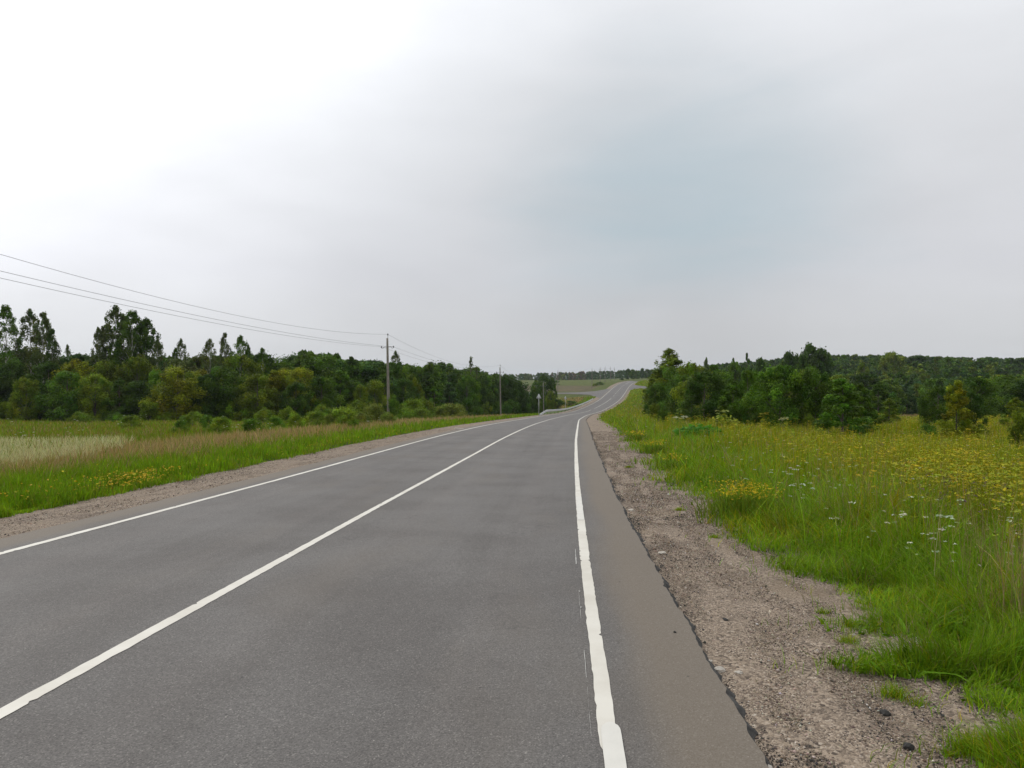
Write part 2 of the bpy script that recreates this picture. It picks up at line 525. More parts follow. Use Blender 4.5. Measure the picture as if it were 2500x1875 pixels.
yr = np.concatenate([np.arange(-100, 0, 1.0), np.arange(0, 14, 0.035), np.arange(14, 60, 0.25), np.arange(60, 130, 1.0), np.arange(130, 640, 2.0)])
LW = 3.36
eR = 4.10 + wob(yr, 1, (11, 1.1, 0.22, 0.07), (0.022, 0.009, 0.009, 0.006))
eL = -4.05 + wob(yr, 2, (11, 1.1, 0.22, .07), (0.022, 0.009, 0.009, 0.006))
road = ribbon("road", yr, [eL, eL + .06, -2.5, -1.2, 0, 1.2, 2.5, eR - .06, eR], [0.0, .0, 0, 0, 0, 0, 0, 0, 0.0], M_ASPH)
tag(road, kind='structure')
b1 = 0.018 + np.abs(wob(yr, 3, (0.9, 0.16, .05), (0.018, 0.014, .010)))
b2 = 0.018 + np.abs(wob(yr, 4, (0.9, 0.16, .05), (0.018, 0.014, .010)))
ribbon("road_edge", yr, [eR - .002, eR + b1, eR + b1 + .05], [-0.002, -0.035, -0.09], M_EDGE, road)
ribbon("road_edge", yr, [eL - b2 - .05, eL - b2, eL + .002], [-0.09, -0.035, -0.002], M_EDGE, road)

def shoulder(sgn, seed):
    c = np.linspace(3.9, 6.35, 16)
    z0 = np.interp(c, [3.9, 4.3, 5.0, 5.7, 6.1, 6.35], [-0.055, -0.045, -0.035, -0.045, -0.075, -0.16])
    r = np.random.default_rng(seed)
    zz = [z + 0.006 * wob(yr, seed * 50 + i, (0.9, 0.25), (1, .5)) for i, z in enumerate(z0)]
    cols, zz = [sgn * x for x in c], zz
    if sgn < 0: cols, zz = cols[::-1], zz[::-1]
    o = ribbon("gravel_shoulder", yr, cols, zz, M_GRAV)
    tag(o, kind='structure')
shoulder(1, 5); shoulder(-1, 6)

def line(name, y0, y1, uc, width, seed, mat=M_PAINT, rough=0.004, h=0.004, parent=None, taper=0.0):
    yy = np.concatenate([np.arange(max(y0, 0.5), min(y1, 14), 0.035), np.arange(max(y0, 14), min(y1, 60), 0.2), np.arange(max(y0, 60), y1, 1.0), [y1]])
    yy = np.unique(yy[(yy >= y0) & (yy <= y1)])
    def edge(sd):
        e = wob(yy, sd, (4.0, 0.5, 0.08), (0.003, rough * .6, rough * 0.6))
        nick = (np.random.default_rng(sd + 900).random(len(yy)) < 0.012) & (yy < 14)
        return e - nick * 0.02
    drift = uc + wob(yy, 77, (16, 6), (0.008, 0.004))
    w2 = width / 2
    tap = np.ones_like(yy) if taper == 0 else np.sqrt(np.clip(1 - (1 - np.clip(np.minimum(yy - y0, y1 - yy) / taper, 0, 1)) ** 2, 0.0, 1))
    return ribbon(name, yy, [drift - (w2 + edge(seed)) * tap, drift + (w2 + edge(seed + 1)) * tap], [h, h], mat, parent or road)

line("edge_line", 3.52, 600, LW, 0.105, 21, taper=0.12)
line("edge_line", -60, 600, -LW, 0.11, 31)
line("centre_line", -60, 196, 0.0, 0.105, 41)
line("centre_line", 203, 252, 0.0, 0.10, 47)
for k in range(9):
    line("centre_line", 262 + k * 12, 268 + k * 12, 0.0, 0.10, 50 + k)
for k in range(3):
    line("centre_line", 372 + k * 60, 372 + k * 60 + 59, 0.0, 0.10, 70 + k)
# newer coat painted over the old edge line nearest the camera
line("edge_line", 0.6, 3.86, LW + 0.014, 0.100, 61, M_PAINT2, 0.002, 0.008, taper=0.10)
line("edge_line", 10.6, 13.2, LW + 0.002, 0.106, 63, M_PAINT2, 0.001, 0.008, taper=0.03)
# thin setting-out trace left of the edge line
for a, bb in ((3.7, 4.35), (4.5, 5.0), (5.75, 6.6), (7.7, 8.5)):
    line("paint_trace", a, bb, LW - 0.088 - 0.002 * a, 0.0026, int(a * 10), M_TRACE, 0.0012, 0.005)

# side roads at the junction on the far slope
def side_road(sgn, spec):
    yl, rows = [], []
    spec = np.array(spec, float)          # (|u|, y near, y far)
    uu = np.linspace(spec[0, 0], spec[-1, 0], 24)
    yn = np.interp(uu, spec[:, 0], spec[:, 1]); yf = np.interp(uu, spec[:, 0], spec[:, 2])
    V, uvs = [], []
    for a, n_, f_ in zip(uu, yn, yf):
        for q in np.linspace(0, 1, 9):
            y = n_ + (f_ - n_) * q
            x = xof(sgn * a, y)
            V.append((x, y, max(float(gz(x, y)), float(zr(y)) - 0.35) + 0.07 if a > 6 else float(zr(y)) - 0.01))
            uvs.append((q * 5 - 2.5, a))
    me = mesh_np("side_road", V, [grid_faces(24, 9)] if sgn < 0 else [grid_faces(24, 9)[:, ::-1]], uv=uvs)
    tag(new_obj("side_road", me, M_ASPH), kind='structure')
side_road(-1, [(3.9, 252, 322), (7, 267, 300), (11, 276, 294), (18, 281, 290), (30, 281, 289), (60, 283, 289), (130, 285, 290)])
side_road(1, [(3.9, 300, 372), (7, 312, 352), (12, 322, 342), (25, 325, 337), (60, 327, 336)])

# ------------------------------------------------------------------ grass and flowers
def pick(pal, n, var=0.18):
    pal = np.array(pal, float)
    c = pal[rng.integers(0, len(pal), n)]
    c = c * np.exp(rng.normal(0, var, (n, 1))) * np.exp(rng.normal(0, 0.06, (n, 3)))
    return np.clip(c, 0.002, 0.9)

def blades_geo(P, h, wd, col, lean=0.35, tipcol=None, sway=None):
    n = len(P)
    th = rng.uniform(0, 2 * math.pi, n)
    if sway is not None:
        th = sway + rng.normal(0, 0.9, n)
    ph = rng.uniform(0, 2 * math.pi, n)
    ln = np.abs(rng.normal(lean, lean * 0.5, n))
    d = np.stack([np.cos(th), np.sin(th), np.zeros(n)], 1)
    s = np.stack([np.cos(ph), np.sin(ph), np.zeros(n)], 1)
    V = np.empty((n, 7, 3)); k = 0
    for t, ww in ((0, 1.0), (0.4, 0.9), (0.75, 0.6), (1.0, 0)):
        c = P + np.array([0, 0, 1.0]) * (h * (t - 0.30 * ln * t * t))[:, None] + d * (ln * h * t * t)[:, None]
        if ww:
            V[:, k] = c - s * (wd * ww / 2)[:, None]; V[:, k + 1] = c + s * (wd * ww / 2)[:, None]; k += 2
        else:
            V[:, k] = c; k += 1
    b = np.arange(n)[:, None] * 7
    Q = np.concatenate([b + np.array([[0, 1, 3, 2]]), b + np.array([[2, 3, 5, 4]])])
    T = b + np.array([[4, 5, 6]])
    C = np.repeat(col[:, None, :], 7, 1)
    if tipcol is not None:
        C[:, 4:] = tipcol[:, None, :]
    return V.reshape(-1, 3), [Q, T], C.reshape(-1, 3)

def umbel_geo(P, r, col, k=7, flat=0.12, size=0.5):
    """flat flower heads: k small faces spread over a disc of radius r"""
    n = len(P)
    a = rng.uniform(0, 2 * math.pi, (n, k)); q = np.sqrt(rng.uniform(0, 1, (n, k)))
    c = P[:, None, :] + np.stack([np.cos(a) * q * r[:, None], np.sin(a) * q * r[:, None], (rng.normal(0, flat, (n, k)) + 0.25 * (1 - q * q)) * r[:, None]], -1)
    s = size * r[:, None] * rng.uniform(0.6, 1.2, (n, k))
    rot = rng.uniform(0, math.pi, (n, k)); tx = rng.normal(0, 0.35, (n, k)); ty = rng.normal(0, 0.35, (n, k))
    e1 = np.stack([np.cos(rot), np.sin(rot), tx], -1) * s[..., None]
    e2 = np.stack([-np.sin(rot), np.cos(rot), ty], -1) * s[..., None]
    V = np.stack([c - e1, c - e2, c + e1, c + e2], 2).reshape(-1, 3)
    Q = np.arange(n * k)[:, None] * 4 + np.array([[0, 1, 2, 3]])
    C = np.repeat(col, k * 4, 0) * np.repeat(np.exp(rng.normal(0, 0.12, (n * k, 1))), 4, 0)
    return V, [Q], np.clip(C, 0, 0.9)

def stuff(name, geos, mat, label, cat):
    V, Fc = join([(g[0], g[1]) for g in geos])
    C = np.concatenate([g[2] for g in geos])
    me = mesh_np(name, V, Fc, C)
    o = new_obj(name, me, mat)
    return tag(o, label, cat, kind='stuff')

def field_noise(x, y, s, seed):
    r = np.random.default_rng(seed)
    o = np.zeros(np.shape(x))
    for k in range(6):
        a = r.uniform(0, 2 * math.pi); f = (0.6 + 0.5 * k) / s; p = r.uniform(0, 6.28)
        o += np.sin((x * math.cos(a) + y * math.sin(a)) * f * 2 * math.pi + p) / (1 + 0.35 * k)
    return o / 2.2

def scatter(n, side, d0, d1, u0, u1, power=1.0):
    """points beside the road, even over the picture rather than over the ground"""
    d = d0 * (d1 / d0) ** (rng.random(n))
    if side > 0:
        umax = np.minimum(u1, ((2560 - CX) / F * d - xc(d)) / kk(d))
        u = u0 + (umax - u0) * rng.random(n) ** power
        ok = umax > u0
    else:
        umin = np.maximum(-u1, ((-60 - CX) / F * d - xc(d)) / kk(d))
        u = -u0 + (umin + u0) * rng.random(n) ** power
        ok = umin < -u0
    d, u = d[ok], u[ok]
    # the same growth carried on outside the picture, near the road
    m = int(n * .22)
    d2 = -6 + 46 * rng.random(m) ** 1.6
    lim = ((2500 - CX if side > 0 else -CX) / F * np.maximum(d2, 0) - xc(d2)) / kk(d2)
    start = np.maximum(u0, lim) if side > 0 else np.maximum(u0, -lim)
    u2 = start + 14 * rng.random(m) ** 1.4
    ok2 = u2 < max(u1, 24)
    d = np.concatenate([d, d2[ok2]]); u = np.concatenate([u, (u2 * (1 if side > 0 else -1))[ok2]])
    x = xof(u, d)
    return x, d, u

def on_side_road(x, y):
    u = uof(x, y)
    l = (u < 0) & (y > np.interp(-u, [3.9, 7, 11, 18, 30, 130], [252, 267, 276, 281, 282, 285]) - 1.5) & (y < np.interp(-u, [3.9, 7, 11, 18, 30, 130], [322, 300, 294, 290, 289, 290]) + 1)
    r = (u > 0) & (y > np.interp(u, [3.9, 7, 12, 25, 60], [300, 312, 322, 325, 327]) - 1.5) & (y < np.interp(u, [3.9, 7, 12, 25, 60], [372, 352, 342, 337, 336]) + 1)
    return l | r

G_BRIGHT = [(.150, .285, .007), (.178, .300, .008), (.112, .228, .007), (.205, .290, .009), (.145, .250, .013)]
G_YELL = [(.290, .285, .008), (.245, .265, .008), (.320, .280, .009), (.200, .235, .008)]
G_TAN = [(.36, .255, .135), (.33, .245, .12), (.38, .28, .155), (.28, .21, .11)]
G_OLIVE = [(.185, .195, .020), (.155, .185, .016), (.210, .195, .026), (.23, .19, .045)]
G_PALE = [(.50, .47, .31), (.55, .52, .38), (.46, .43, .27), (.42, .43, .25)]

# right verge: lush grass beside the gravel
def edge_u(y, seed):
    return 5.45 + 0.32 * field_noise(y, y * 0, 3.0, seed) + 0.18 * field_noise(y, y * 0, 0.8, seed + 1) - 0.55 * S(.35, .9, field_noise(y * 0 + 3, y, 0.55, seed + 2)) + 0.5 * S(15, 60, y) - 0.9 * S(120, 190, y)
geos = []
x, y, u = scatter(230000, 1, 2.4, 420, 4.5, 26, 1.25)
lim = edge_u(y, 3)
keep = (u > lim - (rng.random(len(u)) < .03) * .5 + np.abs(rng.normal(0, 0.16, len(u)))) & (~on_side_road(x, y))
keep &= rng.random(len(u)) < 1.15 - S(8.0, 12.0, u + 1.2 * field_noise(x, y, 5, 8)) * 0.8
x, y, u, lim = x[keep], y[keep], u[keep], lim[keep]
fn = field_noise(x, y, 4.0, 21)
ramp = np.clip((u - lim) / 1.6, 0, 1)
h = (0.10 + 0.42 * ramp ** 1.15 + 0.12 * fn * ramp) * rng.uniform(0.55, 1.35, len(x))
h = np.clip(h, 0.05, 0.95)
wd = np.maximum(0.0045, 0.00085 * np.abs(y)) * rng.uniform(0.7, 1.3, len(x))
c = pick(G_BRIGHT, len(x))
c2 = pick(G_YELL, len(x))
mk = (rng.random(len(x)) < np.clip(0.14 + 0.30 * fn + 0.25 * S(30, 110, y), 0.02, 0.9))[:, None]
c = np.where(mk, c2, c)
c = np.where((rng.random(len(x)) < 0.06 + .10 * S(.2, .9, field_noise(x, y, 2.5, 26)))[:, None], pick(G_TAN, len(x)) * .8, c)
P = np.stack([x, y, gz(x, y) - 0.02], 1)
fine_n = field_noise(x, y, 0.75, 23)
geos.append(blades_geo(P, h * (1 + .50 * fine_n), wd, c * (1 + .26 * field_noise(x, y, 1.3, 25)[:, None]), 0.62, None, math.pi * 1.6 * field_noise(x, y, 1.3, 24)))
tall = (rng.random(len(x)) < .10) & (u - lim > .7) & (y < 60) & (field_noise(x, y, 1.1, 27) > .15)
geos.append(blades_geo(P[tall], rng.uniform(.5, .85, tall.sum()), wd[tall] * 1.25, pick(G_BRIGHT, int(tall.sum())), 0.85, None, math.pi * 1.4 * field_noise(x[tall], y[tall], 1.0, 28)))
bl = rng.random(len(x)) < .11 * (y < 25) * (u > lim)
geos.append(blades_geo(P[bl], h[bl] * .62, rng.uniform(.016, .042, bl.sum()), pick([(.11, .22, .010), (.14, .25, .012), (.09, .17, .010)], int(bl.sum())), 1.1))
stuff("roadside_grass", geos, M_GRASS, "lush green grass along the gravel shoulder beside the wide meadow", "grass")

# right meadow: yellow-olive herbs
x, y, u = scatter(190000, 1, 5.0, 220, 6.3, 75, 1.0)
wgt = S(7.6, 11.5, u + 1.6 * field_noise(x, y, 5, 8))
keep = (rng.random(len(u)) < wgt) & ~on_side_road(x, y)
x, y, u = x[keep], y[keep], u[keep]
fn = field_noise(x, y, 6.0, 33); fn2 = field_noise(x, y, 2.2, 34)
h = (0.62 + 0.13 * fn2) * rng.uniform(0.5, 1.25, len(x))
wd = np.maximum(0.005, 0.00085 * y) * rng.uniform(0.6, 1.3, len(x))
c = pick(G_YELL, len(x))
c = np.where((rng.random(len(x)) < np.clip(0.30 - 0.3 * fn, .05, .8))[:, None], pick(G_BRIGHT, len(x)), c)
c = np.where((rng.random(len(x)) < np.clip(0.09 + 0.25 * fn2, .02, .5))[:, None], pick(G_TAN, len(x)), c)
c = np.where(((S(95, 102, y) * (1 - S(150, 165, y)) * S(16, 22, u)) > 0.5)[:, None], pick(G_TAN, len(x)) * 0.7, c)
stuff("meadow_herbs", [blades_geo(np.stack([x, y, gz(x, y) - 0.02], 1), h, wd, c, 0.25)], M_GRASS, "tall yellowish herbs filling the meadow below the bushes", "meadow plants")

# yellow flower haze over the meadow
x, y, u = scatter(10500, 1, 6.0, 95, 7.0, 60, 0.8)
fl = field_noise(x, y, 5.0, 41) + 0.9 * field_noise(x, y, 1.7, 42)
keep = (rng.random(len(u)) < S(7.2, 11.5, u + 1.5 * field_noise(x, y, 5, 8)) * np.clip(0.36 + 0.55 * fl, 0.02, 1))
x, y = x[keep], y[keep]
h = rng.uniform(0.45, 0.85, len(x))
r = np.maximum(0.028, 0.0008 * y) * rng.uniform(0.5, 1.5, len(x))
P = np.stack([x, y, gz(x, y) + h], 1)
g1 = umbel_geo(P, r, pick([(.32, .29, .014), (.27, .28, .016), (.35, .30, .014), (.24, .28, .020)], len(x), .15), 6, 0.12, 0.42)
st = blades_geo(P - np.array([0, 0, 1.0]) * h[:, None], h, np.maximum(0.004, 0.0006 * y), pick(G_YELL, len(x)), 0.08)
stuff("yellow_meadow_flowers", [g1, st], M_PETAL, "flat yellow flower heads spread across the meadow", "wildflowers")

# tall herbs with yellow-green umbels, and dry seed stalks
x, y, u = scatter(2300, 1, 6.0, 80, 7.0, 55, 0.95)
keep = rng.random(len(u)) < S(6.8, 10, u + 1.5 * field_noise(x, y, 5, 8)) * np.clip(.62 + .5 * field_noise(x, y, 4, 44), .05, 1)
x, y = x[keep], y[keep]
k = 8
hh = np.repeat(rng.uniform(.65, 1.10, len(x)), k) * rng.uniform(.7, 1.05, len(x) * k)
xx = np.repeat(x, k) + rng.normal(0, .13, len(x) * k); yy_ = np.repeat(y, k) + rng.normal(0, .13, len(x) * k)
P = np.stack([xx, yy_, gz(xx, yy_) + hh], 1)
g1 = umbel_geo(P, np.maximum(.035, .0011 * yy_) * rng.uniform(.6, 1.4, len(xx)), np.repeat(pick([(.36, .32, .014), (.30, .32, .016), (.40, .32, .014), (.26, .31, .02)], len(x), .12), k, 0), 8, .10, .42)
st = blades_geo(P - np.array([0, 0, 1.0]) * hh[:, None], hh, np.maximum(.006, .0007 * yy_), pick(G_YELL, len(xx)), .06)
q = rng.integers(0, len(xx), len(xx) * 2)
lf = blades_geo(P[q] - np.array([0, 0, 1.0]) * (hh[q] * rng.uniform(.5, .95, len(q)))[:, None], rng.uniform(.12, .28, len(q)), np.maximum(.03, .0012 * yy_[q]), pick(G_YELL + G_BRIGHT[:2], len(q)), 1.0)
stuff("umbel_herbs", [g1, st, lf], M_PETAL, "tall herbs with yellow-green umbels standing above the meadow", "meadow plants")
x, y, u = scatter(5000, 1, 5.0, 90, 6.4, 60, 0.9)
keep = rng.random(len(u)) < np.clip(.25 + .6 * field_noise(x, y, 4.5, 47), .03, 1)
x, y = x[keep], y[keep]
h = rng.uniform(.55, 1.05, len(x))
P = np.stack([x, y, gz(x, y)], 1)
cs = pick([(.33, .23, .12), (.28, .19, .10), (.20, .12, .08), (.36, .28, .16)], len(x))
g1 = blades_geo(P, h, np.maximum(.0035, .00055 * y), cs, .12)
g2 = umbel_geo(P + np.array([0, 0, 1.0]) * (h * .95)[:, None], np.maximum(.012, .0005 * y), cs * .7, 5, 1.6, .45)
stuff("dry_stalks", [g1, g2], M_PETAL, "dry brown seed stalks scattered through the meadow and verge", "dry stalks")

# white umbels
x, y, u = scatter(2600, 1, 5.5, 75, 6.2, 40, 1.0)
keep = field_noise(x, y, 4.0, 51) + 0.4 * field_noise(x, y, 1.1, 52) * .6 + rng.normal(0, .6, len(x)) > 0.75
x, y = x[keep], y[keep]
h = rng.uniform(0.3, 0.8, len(x))
r = np.maximum(0.030, 0.0009 * y) * rng.uniform(0.5, 1.35, len(x))
P = np.stack([x, y, gz(x, y) + h], 1)
g1 = umbel_geo(P, r, pick([(.44, .47, .33), (.33, .39, .22), (.52, .53, .42)], len(x), .08), 14, 0.06, 0.36)
st = blades_geo(P - np.array([0, 0, 1.0]) * h[:, None], h, np.maximum(0.005, 0.0006 * y), pick(G_BRIGHT, len(x)), 0.06)
stuff("white_umbel_flowers", [g1, st], M_PETAL, "white flat-topped flower heads dotted through the grass and meadow", "wildflowers")

# dull purple thistle heads
x, y, u = scatter(900, 1, 7, 40, 8, 30, 1.0)
keep = field_noise(x, y, 3.5, 61) > 0.42
x, y = x[keep], y[keep]
h = rng.uniform(0.5, 0.85, len(x))
P = np.stack([x, y, gz(x, y) + h], 1)
g1 = umbel_geo(P, np.maximum(0.02, 0.0007 * y), pick([(.12, .07, .085), (.16, .09, .10), (.08, .05, .05)], len(x), .15), 6, 0.5, 0.6)
st = blades_geo(P - np.array([0, 0, 1.0]) * h[:, None], h, np.maximum(0.005, 0.0007 * y), pick(G_OLIVE, len(x)), 0.06)
stuff("thistle_heads", [g1, st], M_PETAL, "dull purple thistle heads among the yellow meadow flowers", "wildflowers")

# left verge: bright green band, dry reddish band, pale patch, olive meadow
x, y, u = scatter(170000, -1, 7.5, 260, 5.2, 70, 1.15)
lim = 5.55 + 0.25 * field_noise(y, y * 0, 4.0, 71) + 0.12 * field_noise(y, y * 0, 0.9, 72) + 0.2 * S(20, 60, y)
a = -u
keep = (a > lim + np.abs(rng.normal(0, 0.06, len(u)))) & ~on_side_road(x, y)
x, y, a, lim = x[keep], y[keep], a[keep], lim[keep]
fn = field_noise(x, y, 6.0, 73); fn2 = field_noise(x, y, 2.0, 74)
inner = 1 - S(7.9, 10.0, a + 0.9 * fn + .6 * fn2)
dry = S(12.5, 20, y) * S(8.3, 10.0, a + 0.9 * fn) * (1 - S(12.0, 16.0, a + 1.6 * fn - 2.0 * S(40, 90, y)))
px = CX + F * x / y
pale = S(0.0, 0.8, -(12.7 + .012 * (y - 20.5) ** 2 + .18 * (y - 20.5)) - x + .5 * fn2) * S(18.2, 19.6, y + .6 * fn) * (1 - S(32.5, 34.0, y + .6 * fn))
ramp = np.clip((a - lim) / 1.2, 0, 1)
h = (0.10 + 0.25 * ramp + 0.16 * dry + 0.10 * fn2 + .10 * field_noise(x, y, .9, 76)) * rng.uniform(0.6, 1.3, len(x))
h = np.where(pale > 0.5, rng.uniform(0.45, 0.75, len(x)), h)
h = np.clip(h, 0.06, 1.0)
wd = np.maximum(0.005, 0.0009 * y) * rng.uniform(0.7, 1.3, len(x))
rr = rng.random(len(x))
c = pick(G_OLIVE, len(x))
c = np.where((rng.random(len(x)) < 0.35 + 0.4 * fn2)[:, None], pick(G_BRIGHT, len(x)) * 0.85, c)
c = np.where((rng.random(len(x)) < 0.08 - 0.30 * fn)[:, None], pick(G_TAN, len(x)) * 0.85, c)
c = np.where((rr < dry * 0.82)[:, None], pick(G_TAN, len(x)), c)
c = np.where((rr > 1 - inner * (0.76 + .16 * fn))[:, None], pick(G_BRIGHT, len(x)) * (1 + .25 * field_noise(x, y, 1.4, 75)[:, None]), c)
c = np.where((pale * rng.random(len(x)) > 0.25)[:, None], pick(G_PALE, len(x), .12), c)
stuff("verge_grass", [blades_geo(np.stack([x, y, gz(x, y) - 0.02], 1), h, wd, c, 0.30)], M_GRASS, "green and dry reddish grass between the road and the wood by the poles", "grass")

# yellow flowers creeping along the far gravel edge
def Xof_d(px, py):
    d = depth_for(px, py, .1)
    return (px - CX) / F * d, d
x, y, u = scatter(9000, -1, 8.5, 45, 5.5, 8.6, 1.3)
cx0, cy0 = Xof_d(400, 1176)
dense = np.exp(-((x - cx0) / .8) ** 2 - ((y - cy0) / .9) ** 2)
keep = rng.random(len(x)) < .95 * dense + .22 * S(.0, .8, field_noise(x, y, 2.0, 81)) * (1 - S(6.0, 7.2, -u)) + .02
x, y = x[keep], y[keep]
x = np.concatenate([x, rng.normal(cx0, .75, 700)]); y = np.concatenate([y, rng.normal(cy0, .75, 700)])
ok = -uof(x, y) > 5.55
x, y = x[ok], y[ok]
h = rng.uniform(0.10, 0.36, len(x))
P = np.stack([x, y, gz(x, y) + h], 1)
stuff("yellow_verge_flowers", [umbel_geo(P, rng.uniform(.014, .026, len(x)), pick([(.52, .36, .012), (.46, .30, .01), (.55, .42, .03)], len(x), .1), 4, .3, .7)], M_PETAL, "small yellow flowers creeping along the gravel on the far side of the road", "wildflowers")

# white umbels on the left
x, y, u = scatter(700, -1, 18, 80, 9.5, 45, 1.0)
keep = field_noise(x, y, 5.0, 85) > 0.45
x, y = x[keep], y[keep]
h = rng.uniform(0.5, 0.9, len(x))
P = np.stack([x, y, gz(x, y) + h], 1)
stuff("white_verge_flowers", [umbel_geo(P, np.maximum(.04, .0012 * y) * rng.uniform(.6, 1.2, len(x)), pick([(.55, .56, .45), (.46, .50, .36)], len(x), .08), 10, .06, .4)], M_PETAL, "white flat flower heads in the field before the wood by the poles", "wildflowers")

# loose stones on the near shoulder
n = 190000
y = np.where(rng.random(n) < .10, rng.uniform(-5, 2.8, n), 2.8 * (42 / 2.8) ** rng.random(n))
u = rng.uniform(4.13, 6.0, n)
far_side = rng.random(n) < .14
y = np.where(far_side, 7.5 * (45 / 7.5) ** rng.random(n), y); u = np.where(far_side, -u, u)
x = xof(u, y)
zs = zr(y) + np.interp(np.abs(u), [3.9, 4.3, 5.0, 5.7, 6.1, 6.35], [-0.055, -0.045, -0.035, -0.045, -0.075, -0.16])
rad = np.exp(rng.normal(math.log(0.0042), 0.42, n)) * np.clip(y / 8, 0.85, 1.5)
rad = np.clip(rad, 0.0025, 0.03)
octv = np.array([(1, 0, 0), (0, 1, 0), (-1, 0, 0), (0, -1, 0), (0, 0, .8), (0, 0, -.5)], float)
jit = rng.uniform(0.6, 1.3, (n, 6, 1))
ang = rng.uniform(0, 6.28, n)
ca, sa = np.cos(ang)[:, None], np.sin(ang)[:, None]
ov = octv[None] * jit
ov = np.stack([ov[..., 0] * ca - ov[..., 1] * sa, ov[..., 0] * sa + ov[..., 1] * ca, ov[..., 2]], -1)
V = np.stack([x, y, zs + rad * 0.25], 1)[:, None, :] + ov * rad[:, None, None]
tri = np.array([(0, 1, 4), (1, 2, 4), (2, 3, 4), (3, 0, 4), (1, 0, 5), (2, 1, 5), (3, 2, 5), (0, 3, 5)])
T = (np.arange(n)[:, None, None] * 6 + tri[None]).reshape(-1, 3)
dk = field_noise(x, y, 1.4, 91)
c = pick([(.19, .147, .108), (.27, .213, .160), (.38, .315, .25), (.12, .093, .073), (.24, .18, .13)], n, .22)
c = np.where((rng.random(n) < 0.04)[:, None], pick([(.52, .49, .44)], n, .1), c)
c = np.where((rng.random(n) < 0.14 + 0.30 * dk + .5 * ((u < 4.22) & (u > 0)))[:, None], pick([(.045, .042, .04), (.07, .065, .06)], n), c)
o = new_obj("gravel_stones", mesh_np("gravel_stones", V.reshape(-1, 3), [T], np.repeat(c, 6, 0)), M_STONE)
tag(o, "loose beige and grey stones strewn over the near gravel shoulder", "gravel", kind='stuff')

# ------------------------------------------------------------------ single stones, clods, tufts, flower clumps on the shoulder
def place_px(px, py, lift=0.0):
    d = depth_for(px, py, lift)
    x = (px - CX) / F * d
    return x, d
def shoulder_z(x, y):
    a = abs(float(uof(x, y)))
    if a < 6.0:
        return float(zr(y)) + float(np.interp(a, [3.9, 4.3, 5.0, 5.7, 6.1], [-0.055, -0.045, -0.035, -0.045, -0.075]))
    return float(gz(x, y))

def stone_mesh(name, seed, sx, sy, sz):
    r = np.random.default_rng(seed)
    import bmesh
    bm = bmesh.new()
    bmesh.ops.create_icosphere(bm, subdivisions=2, radius=1)
    for v in bm.verts:
        k = 1 + 0.16 * math.sin(v.co.x * 3.1 + seed) + 0.14 * math.sin(v.co.y * 4.3 + seed * 2) + 0.08 * r.normal()
        v.co = Vector((v.co.x * k * sx, v.co.y * k * sy, v.co.z * k * sz))
    me = bpy.data.meshes.new(name)
    bm.to_mesh(me); bm.free()
    return me
STONES = [
    ("pale_stone", 1755, 1624, .045, .03, .022, M_PALE, "large pale stone lying against the broken asphalt edge", "stone"),
    ("pale_stone", 1736, 1602, .018, .014, .012, M_PALE, "small white stone just beyond the large pale stone at the asphalt edge", "stone"),
    ("pale_stone", 1872, 1858, .032, .026, .02, M_PALE, "pale stone on the gravel nearest the bottom edge of the asphalt", "stone"),
    ("pale_stone", 1805, 1632, .024, .02, .014, M_PALE, "tan stone on the gravel just off the large pale stone", "stone"),
    ("pale_stone", 1618, 1344, .05, .03, .02, M_PALE, "flat pale stone on the gravel beside the yellow flower clump", "stone"),
    ("pale_stone", 1541, 1241, .06, .04, .025, M_PALE, "flat pale stone at the asphalt edge farthest along the shoulder", "stone"),
    ("bitumen_clod", 2163, 1732, .035, .024, .018, M_CLOD, "dark clod on the gravel beside a low grass tuft", "clod"),
    ("bitumen_clod", 2222, 1815, .035, .022, .02, M_CLOD, "dark clod lying lowest on the gravel near the grass", "clod"),
    ("bitumen_clod", 1649, 1546, .012, .010, .008, M_CLOD, "tiny black clod lying alone on the brown asphalt margin", "clod"),
    ("bitumen_clod", 1772, 1505, .03, .022, .016, M_CLOD, "dark clod in the middle of the gravel strip", "clod"),
]
for i, (nm, px, py, a, b_, c_, m, lab, cat) in enumerate(STONES):
    x, y = place_px(px, py)
    z = float(zr(y)) if abs(uof(x, y)) < 4.05 else shoulder_z(x, y)
    o = new_obj(nm, stone_mesh(nm, i + 1, a, b_, c_), m)
    o.location = (x, y, z + c_ * 0.45)
    o.rotation_euler = (0, 0, i * 0.9)
    tag(o, lab, cat)
# pale broken board lying on the far shoulder
x, y = place_px(1121, 1047)
o = new_obj("broken_board", mesh_np("broken_board", *join([box(0, 0, 0.06, 0.55, 0.16, 0.05), box(.2, .02, 0.02, .16, .2, .05)])), M_PALE)
o.location = (x, y, shoulder_z(x, y)); o.rotation_euler = (0.05, 0.06, 0.2)
tag(o, "short pale broken board lying on the far gravel shoulder", "board")

